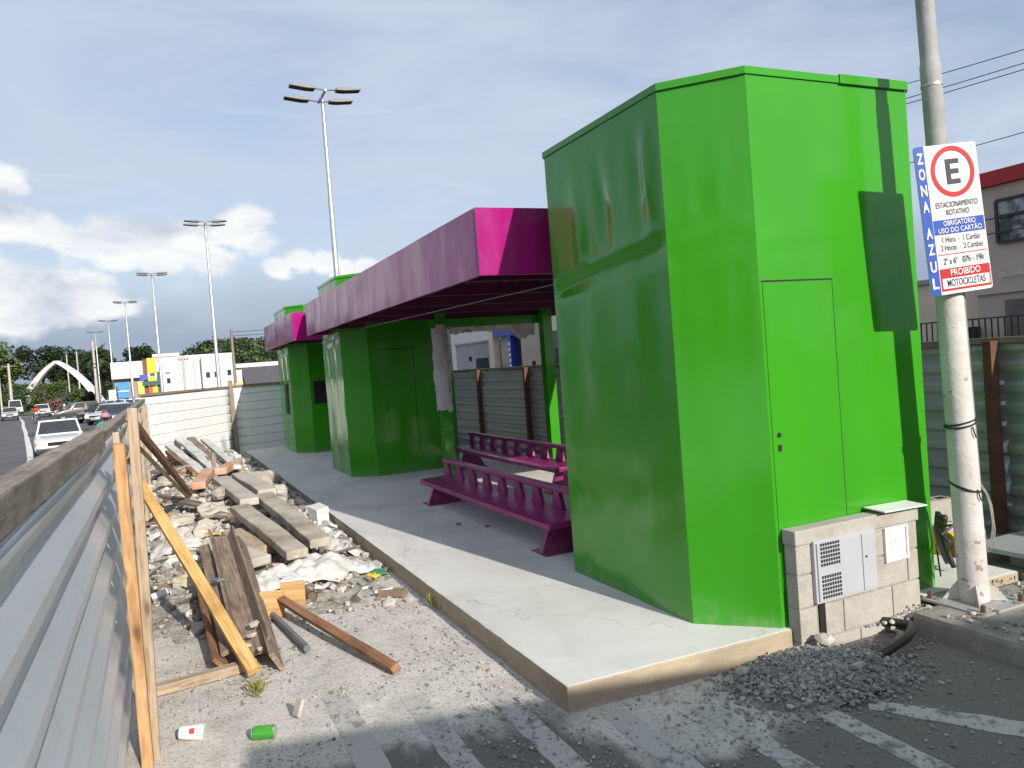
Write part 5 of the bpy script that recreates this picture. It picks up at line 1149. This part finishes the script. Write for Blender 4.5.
# ------------------------------------------------------------------ vehicles
def carpaint(n, c): return M(n, c, tuple(x*.92 for x in c), 1, .28, .1, coat=.6)
LAMPG = M('lamp_glass', (.75,.75,.72), (.65,.65,.62), 5, .15); AMBER = M('amber_lens', (.65,.22,.03), (.6,.2,.03), 5, .3); REDL = M('red_lens', (.4,.02,.02), (.35,.02,.02), 5, .3); TYRE = M('tyre', (.02,.02,.021), (.03,.03,.03), 9, .85)
def car(nm, lb, x, y, rz, pm, L=4.0, W=1.66, H=1.47, kind='hatch', rack=False, cat='car', group='cars on the road and car park'):
    """front looks along local -y"""
    r = thing(nm, lb, cat, (x,y,GZ+.03), rz, group); hw = W/2; bl = .92 if kind != 'suv' else 1.02
    st = [(-L/2,.50,.40,.62,.84),(-L/2+.12,.34,.28,.74,.93),(-L/2+.55,.27,.27,.83,.98),(-L*.17,.25,.25,bl,1),(0,.25,.25,bl,1),(L*.22,.25,.25,bl,1),(L/2-.45,.26,.27,bl*.98,.99),(L/2-.1,.32,.3,bl*.93,.95),(L/2,.46,.42,bl*.82,.88)]
    b = MB(); k = 8
    for (yy, z0, zs, zt, w) in st:
        w *= hw; zm = (z0+zt)/2
        for a, c in ((-w*.88,z0),(w*.88,z0),(w*.98,z0+(zt-z0)*.25),(w,zm),(w*.97,zt-.05),(w*.88,zt),(-w*.88,zt),(-w*.97,zt-.05),(-w,zm),(-w*.98,z0+(zt-z0)*.25)): b.v.append((a,yy,c))
    k = 10; n = len(st)
    for i in range(n-1):
        for j in range(k): b.f.append([i*k+j,i*k+(j+1) % k,(i+1)*k+(j+1) % k,(i+1)*k+j]); b.m.append(0)
    b.f.append(list(range(k))); b.m.append(0); b.f.append(list(range((n-1)*k,n*k))); b.m.append(0)
    yA, yB = -L*.17, (L*.47 if kind in ('hatch','suv') else L*.10 if kind == 'pickup' else L*.36); rA, rB = yA+.62, (yB-.28 if kind != 'pickup' else yB-.08)
    tw_ = hw*.76; b0 = bl-.06
    b.prism([(-hw*.93,yA),(hw*.93,yA),(hw*.93,yB),(-hw*.93,yB)], b0, H, 0, [(-tw_,rA),(tw_,rA),(tw_,rB),(-tw_,rB)])
    body = b.build('body', pm, r, world=False, bevel=.035, smooth=35)
    def gl(name, q, off):
        q = [Vector(v) for v in q]; nrm = (q[1]-q[0]).cross(q[3]-q[0]).normalized(); c = sum(q, Vector())/4; q = [c+(v-c)*.9 for v in q]
        if nrm.dot(off) < 0: nrm = -nrm
        bb = MB(); bb.add([v+nrm*.012 for v in q]+[v-nrm*.02 for v in q], [(0,1,2,3),(7,6,5,4),(0,4,5,1),(1,5,6,2),(2,6,7,3),(3,7,4,0)]); return bb.build(name, GLASS, r, world=False)
    lo2 = b0+.07
    def li(p, q, z): t = (z-b0)/(H-b0); return p+(q-p)*t
    A = lambda s, yb_, yt, z: (s*li(hw*.93,tw_,z), li(yb_,yt,z), z)
    gl('windshield', [A(-1,yA,rA,lo2),A(1,yA,rA,lo2),A(1,yA,rA,H-.04),A(-1,yA,rA,H-.04)], Vector((0,-1,.5))); gl('rear_window', [A(-1,yB,rB,lo2),A(1,yB,rB,lo2),A(1,yB,rB,H-.04),A(-1,yB,rB,H-.04)], Vector((0,1,.5)))
    for s in (-1,1):
        ym = (yA+yB)/2+.05
        def S(yy0, yy1): return [(s*li(hw*.93,tw_,lo2),yy0[0],lo2),(s*li(hw*.93,tw_,lo2),yy1[0],lo2),(s*li(hw*.93,tw_,H-.07),yy1[1],H-.07),(s*li(hw*.93,tw_,H-.07),yy0[1],H-.07)]
        f0 = (li(yA,rA,lo2)+.06,li(yA,rA,H-.07)+.04); f1 = (li(yB,rB,lo2)-.06,li(yB,rB,H-.07)-.04)
        gl('side_window', S(f0,(ym-.03,ym-.03)), Vector((s,0,.2)))
        if kind != 'pickup': gl('side_window', S((ym+.03,ym+.03),f1), Vector((s,0,.2)))
        MB().box(s*hw*.96,s*(hw+.17),yA+.18,yA+.27,bl,bl+.14).build('mirror', BLACK, r, world=False, bevel=.02)
        MB().box(s*hw*.50,s*hw*.83,-L/2-.015,-L/2+.12,.60,.75).build('headlight', LAMPG, r, world=False, bevel=.02); MB().box(s*hw*.60,s*hw*.88,L/2-.08,L/2+.01,.62,.80).build('taillight', REDL, r, world=False, bevel=.02)
        if kind == 'pickup': MB().box(s*hw*.835,s*hw*.90,-L/2+.0,-L/2+.12,.60,.74).build('indicator', AMBER, r, world=False, bevel=.01)
        for yy in (-L*.31,L*.30):
            wh = MB().tube([(s*(hw-.17),yy,.30),(s*(hw+.012),yy,.30)], .30, 22).build('wheel', TYRE, r, world=False, smooth=40); bb = MB().tube([(s*(hw-.05),yy,.30),(s*(hw+.02),yy,.30)], .185, 16).build('rim', CHROME, wh, world=False, smooth=40)
    MB().box(-hw*.42,hw*.42,-L/2-.02,-L/2+.06,.58,.70).build('grille', DARK, r, world=False); MB().box(-hw*.86,hw*.86,-L/2-.05,-L/2+.1,.36,.50).build('bumper', BLACK, r, world=False, bevel=.03)
    MB().box(-.2,.2,-L/2-.06,-L/2-.052,.40,.48).build('number_plate', SGRY, r, world=False)
    if kind == 'pickup': MB().box(-hw*.84,hw*.84,yB+.05,L/2-.08,bl-.02,bl+.004).build('cargo_bed', DARK, r, world=False)
    if rack:
        b = MB()
        for yy in (rA+.12,rA+.75):
            b.tube([(-tw_-.10,yy,H-.10),(-tw_-.06,yy,H+.10),(tw_+.06,yy,H+.10),(tw_+.10,yy,H-.10)], .035, 6)
        for s in (-1,1): b.tube([(s*(tw_-.02),rA-.02,H+.12),(s*(tw_-.02),rA+.95,H+.12)], .03, 6)
        b.build('roof_rack', BLACK, r, world=False)
    return r
CS = carpaint('silver_paint', (.50,.51,.53)); CW = carpaint('white_car_paint', (.76,.76,.75)); CD = carpaint('dark_car_paint', (.03,.032,.04)); CG = carpaint('grey_brown_paint', (.085,.075,.07)); CBL = carpaint('blue_car_paint', (.05,.08,.14)); CSI = carpaint('light_silver', (.6,.61,.62))
def facing(x, y, extra=0): return math.atan2(-x, y)*-1*0+extra
car('pickup_truck', 'white pickup with a roof rack just beyond the hoarding', -3.62, 34.4, R_(5), CW, 4.3, 1.66, 1.45, 'pickup', True, 'pickup', None)
car('parked_car', 'grey brown car parked side on, largest of the cars behind the hoarding', -7.3, 85, R_(-78), CG, 4.2, 1.72, 1.58, 'suv')
car('parked_car', 'dark car parked next to the grey brown one', -4.6, 72, R_(-38), CD, 4.0, 1.7, 1.5)
car('parked_car', 'light silver car parked third in the row behind the hoarding', -3.55, 66, R_(-28), CSI, 4.0, 1.68, 1.48)
car('parked_car', 'dark blue car nearest the hoarding post in the parked row', -2.55, 60, R_(-24), CBL, 4.0, 1.68, 1.47)
car('parked_car', 'black car farther back behind the grey brown one', -8.6, 96, R_(-62), CD, 4.1, 1.7, 1.5)
car('parked_car', 'grey car parked far behind the dark ones, roof only showing', -5.2, 92, R_(-70), CS, 4.1, 1.7, 1.5)
car('parked_car', 'white car among the distant parked row before the shops', -3.2, 86, R_(-70), CW, 4.1, 1.7, 1.5)
car('parked_car', 'black car at the right end of the distant row before the shops', -1.6, 78, R_(-70), CD, 4.1, 1.7, 1.5)
car('silver_car', 'silver car driving towards the viewer on the far left of the road', -15.6, 104, R_(8), CS, 4.1, 1.68, 1.47)
car('dark_car', 'dark blue car cut by the left edge of the view', -15.6, 90, R_(8), CBL, 4.1, 1.68, 1.45)
car('white_car', 'white car coming round the bend behind the red motorcyclist', -12.9, 108, R_(8), CW, 4.1, 1.7, 1.5)
va = car('white_van', 'white van far off at the left of the road', -19.5, 135, R_(10), CW, 4.8, 1.9, 2.2, 'suv', False, 'van', None)

# ------------------------------------------------------------------ people and motorcycles
SKIN = M('skin', (.22,.12,.075), (.18,.10,.06), 9, .6); HELP = M('pink_helmet', (.55,.22,.25), (.45,.16,.2), 9, .25); HELR = M('red_helmet', (.5,.04,.04), (.42,.03,.03), 9, .25)
TEAL = M('teal_shirt', (.02,.30,.30), (.02,.24,.25), 6, .85); REDS = M('red_shirt', (.52,.02,.03), (.42,.02,.03), 6, .85); JEAN = M('jeans', (.035,.045,.09), (.025,.03,.065), 6, .85); DKS = M('dark_shirt', (.02,.02,.025), (.03,.03,.035), 6, .85); WHS = M('white_shirt', (.7,.7,.7), (.6,.6,.6), 6, .85)
def person(lb, loc, rz, pose, shirt, trousers, helmet=None, hair=DARK):
    """faces local -y; one skinned body; pose 'ride' or 'walk'"""
    r = thing('person', lb, 'person', loc, rz); J = {}; E = []
    if pose == 'walk':
        P_ = dict(pel=(0,0,.93),bel=(0,0,1.10),chest=(0,-.01,1.33),neck=(0,-.01,1.49),head=(0,-.03,1.62),top=(0,-.02,1.72),
                  shl=(.18,0,1.42),ell=(.25,.05,1.14),wrl=(.26,-.06,.90),hal=(.26,-.09,.82),shr=(-.18,0,1.42),elr=(-.25,.02,1.14),wrr=(-.26,-.08,.92),har=(-.26,-.12,.84),
                  hil=(.10,0,.90),knl=(.11,-.12,.50),anl=(.11,-.02,.09),fol=(.12,-.17,.04),hir=(-.10,0,.90),knr=(-.11,.04,.49),anr=(-.11,.22,.11),forr=(-.12,.10,.04))
    else:
        P_ = dict(pel=(0,.18,.82),bel=(0,.17,1.00),chest=(0,.08,1.22),neck=(0,.03,1.38),head=(0,-.02,1.50),top=(0,-.01,1.60),
                  shl=(.19,.07,1.31),ell=(.34,-.12,1.12),wrl=(.33,-.36,1.05),hal=(.32,-.43,1.04),shr=(-.19,.07,1.31),elr=(-.34,-.12,1.12),wrr=(-.33,-.36,1.05),har=(-.32,-.43,1.04),
                  hil=(.11,.15,.80),knl=(.22,-.24,.62),anl=(.20,-.08,.30),fol=(.20,-.25,.26),hir=(-.11,.15,.80),knr=(-.22,-.24,.62),anr=(-.20,-.08,.30),forr=(-.20,-.25,.26))
    rad = dict(pel=.15,bel=.135,chest=.155,neck=.058,head=.095,top=.07,shl=.075,ell=.048,wrl=.034,hal=.04,shr=.075,elr=.048,wrr=.034,har=.04,hil=.10,knl=.066,anl=.045,fol=.04,hir=.10,knr=.066,anr=.045,forr=.04)
    ed = [('pel','bel'),('bel','chest'),('chest','neck'),('neck','head'),('head','top'),('chest','shl'),('shl','ell'),('ell','wrl'),('wrl','hal'),('chest','shr'),('shr','elr'),('elr','wrr'),('wrr','har'),('pel','hil'),('hil','knl'),('knl','anl'),('anl','fol'),('pel','hir'),('hir','knr'),('knr','anr'),('anr','forr')]
    ks = list(P_); me = bpy.data.meshes.new('b'); me.from_pydata([P_[k] for k in ks], [(ks.index(a),ks.index(c)) for a, c in ed], []); ob = bpy.data.objects.new('b', me); col.objects.link(ob)
    ob.modifiers.new('skin','SKIN'); sd = ob.modifiers.new('ss','SUBSURF'); sd.levels = 2; sd.render_levels = 2
    for i, k in enumerate(ks): me.skin_vertices[0].data[i].radius = (rad[k],rad[k]*(.75 if k in ('pel','bel','chest') else 1)); me.skin_vertices[0].data[i].use_root = (k == 'pel')
    bpy.context.view_layer.update(); m2 = bpy.data.meshes.new_from_object(ob.evaluated_get(bpy.context.evaluated_depsgraph_get())); bpy.data.objects.remove(ob)
    for m in (SKIN, shirt, trousers, BLACK): m2.materials.append(m)
    reg = {'pel':2,'bel':1,'chest':1,'neck':0,'head':0,'top':0,'shl':1,'shr':1,'ell':0,'elr':0,'wrl':0,'wrr':0,'hal':0,'har':0,'hil':2,'hir':2,'knl':2,'knr':2,'anl':2,'anr':2,'fol':3,'forr':3}
    for p in m2.polygons:
        c = p.center; p.material_index = reg[min(ks, key=lambda k: (Vector(P_[k])-c).length)]; p.use_smooth = True
    m2.name = 'body'; bo = bpy.data.objects.new('body', m2); col.objects.link(bo); bo.parent = r
    h = Vector(P_['head']); b = MB()
    b.ball((h.x-.035,h.y-.088,h.z+.02),.013,8,5); b.ball((h.x+.035,h.y-.088,h.z+.02),.013,8,5); b.build('eyes', DARK, r, world=False)
    b = MB(); b.ball((h.x,h.y-.10,h.z-.01),.018,8,5,0,(.7,1,1.3)); b.ball((h.x-.097,h.y,h.z),.025,8,5,0,(.4,.8,1.2)); b.ball((h.x+.097,h.y,h.z),.025,8,5,0,(.4,.8,1.2)); b.build('face_features', SKIN, r, world=False)
    if helmet is not None:
        b = MB(); b.ball((h.x,h.y+.01,h.z+.05),.15,16,10,0,(.92,1.05,.9)); b.build('helmet', helmet, r, world=False, smooth=60); b = MB(); b.ball((h.x,h.y-.045,h.z+.0),.12,14,8,0,(.95,.95,.55)); b.build('visor', DARK, r, world=False, smooth=60)
    else:
        b = MB(); b.ball((h.x,h.y+.025,h.z+.045),.105,14,8,0,(1,1,.95)); b.build('hair', hair, r, world=False, smooth=60)
    return r
def moto(lb, loc, rz, pm):
    r = thing('motorcycle', lb, 'motorcycle', loc, rz, 'motorcycles on the road')
    for nm, yy in (('wheel',-.66),('wheel',.62)):
        b = MB(); pts = [(0,yy+.26*math.cos(2*math.pi*i/20),.31+.26*math.sin(2*math.pi*i/20)) for i in range(21)]; b.tube(pts, .05, 8, cap=False); b.tube([(-.04,yy,.31),(.04,yy,.31)], .07, 10)
        for i in range(6): a = math.pi*i/3; b.tube([(0,yy,.31),(0,yy+.25*math.cos(a),.31+.25*math.sin(a))], .012, 5)
        b.build(nm, TYRE, r, world=False, smooth=50)
    b = MB()
    for s in (-1,1): b.tube([(s*.08,-.66,.31),(s*.09,-.45,.95)], .028, 8); b.tube([(s*.09,-.44,.96),(s*.34,-.40,1.03)], .016, 8)
    b.build('fork', STEEL, r, world=False); b = MB(); b.ball((0,-.18,.78),.22,14,8,0,(.7,1.1,.65)); b.build('fuel_tank', pm, r, world=False, smooth=60)
    b = MB(); b.box(-.13,.13,.0,.72,.72,.80); b.build('seat', BLACK, r, world=False, bevel=.03); b = MB(); b.box(-.14,.14,-.22,.25,.30,.62); b.tube([(.15,.1,.3),(.16,.75,.38)], .045, 8); b.build('engine', STEEL, r, world=False, bevel=.03)
    b = MB(); b.ball((0,-.58,.93),.10,12,8); b.build('headlight', LAMPG, r, world=False, smooth=60)
    b = MB(); b.box(-.08,.08,-.95,-.40,.585,.61); b.box(-.09,.09,.5,.95,.66,.70); b.build('mudguard', pm, r, world=False, bevel=.01)
    return r
moto('dark motorcycle ridden by the person in teal beside the hoarding', (-1.70,29.2,GZ+.03), R_(4), CD); person('person in a teal shirt and pink helmet riding towards the viewer', (-1.70,29.2,GZ+.03), R_(4), 'ride', TEAL, JEAN, HELP)
moto('red motorcycle on the road ahead of the white car', (-10.3,82,GZ+.03), R_(8), carpaint('red_bike',(.4,.02,.02))); person('person in red riding the distant motorcycle', (-10.3,82,GZ+.03), R_(8), 'ride', REDS, DKS, HELR)
person('person in dark clothes walking among the parked cars', (-8.55,84,GZ+.03), R_(20), 'walk', DKS, JEAN); person('person in a white shirt standing behind the walker in dark clothes', (-8.75,89,GZ+.03), R_(-60), 'walk', WHS, JEAN)
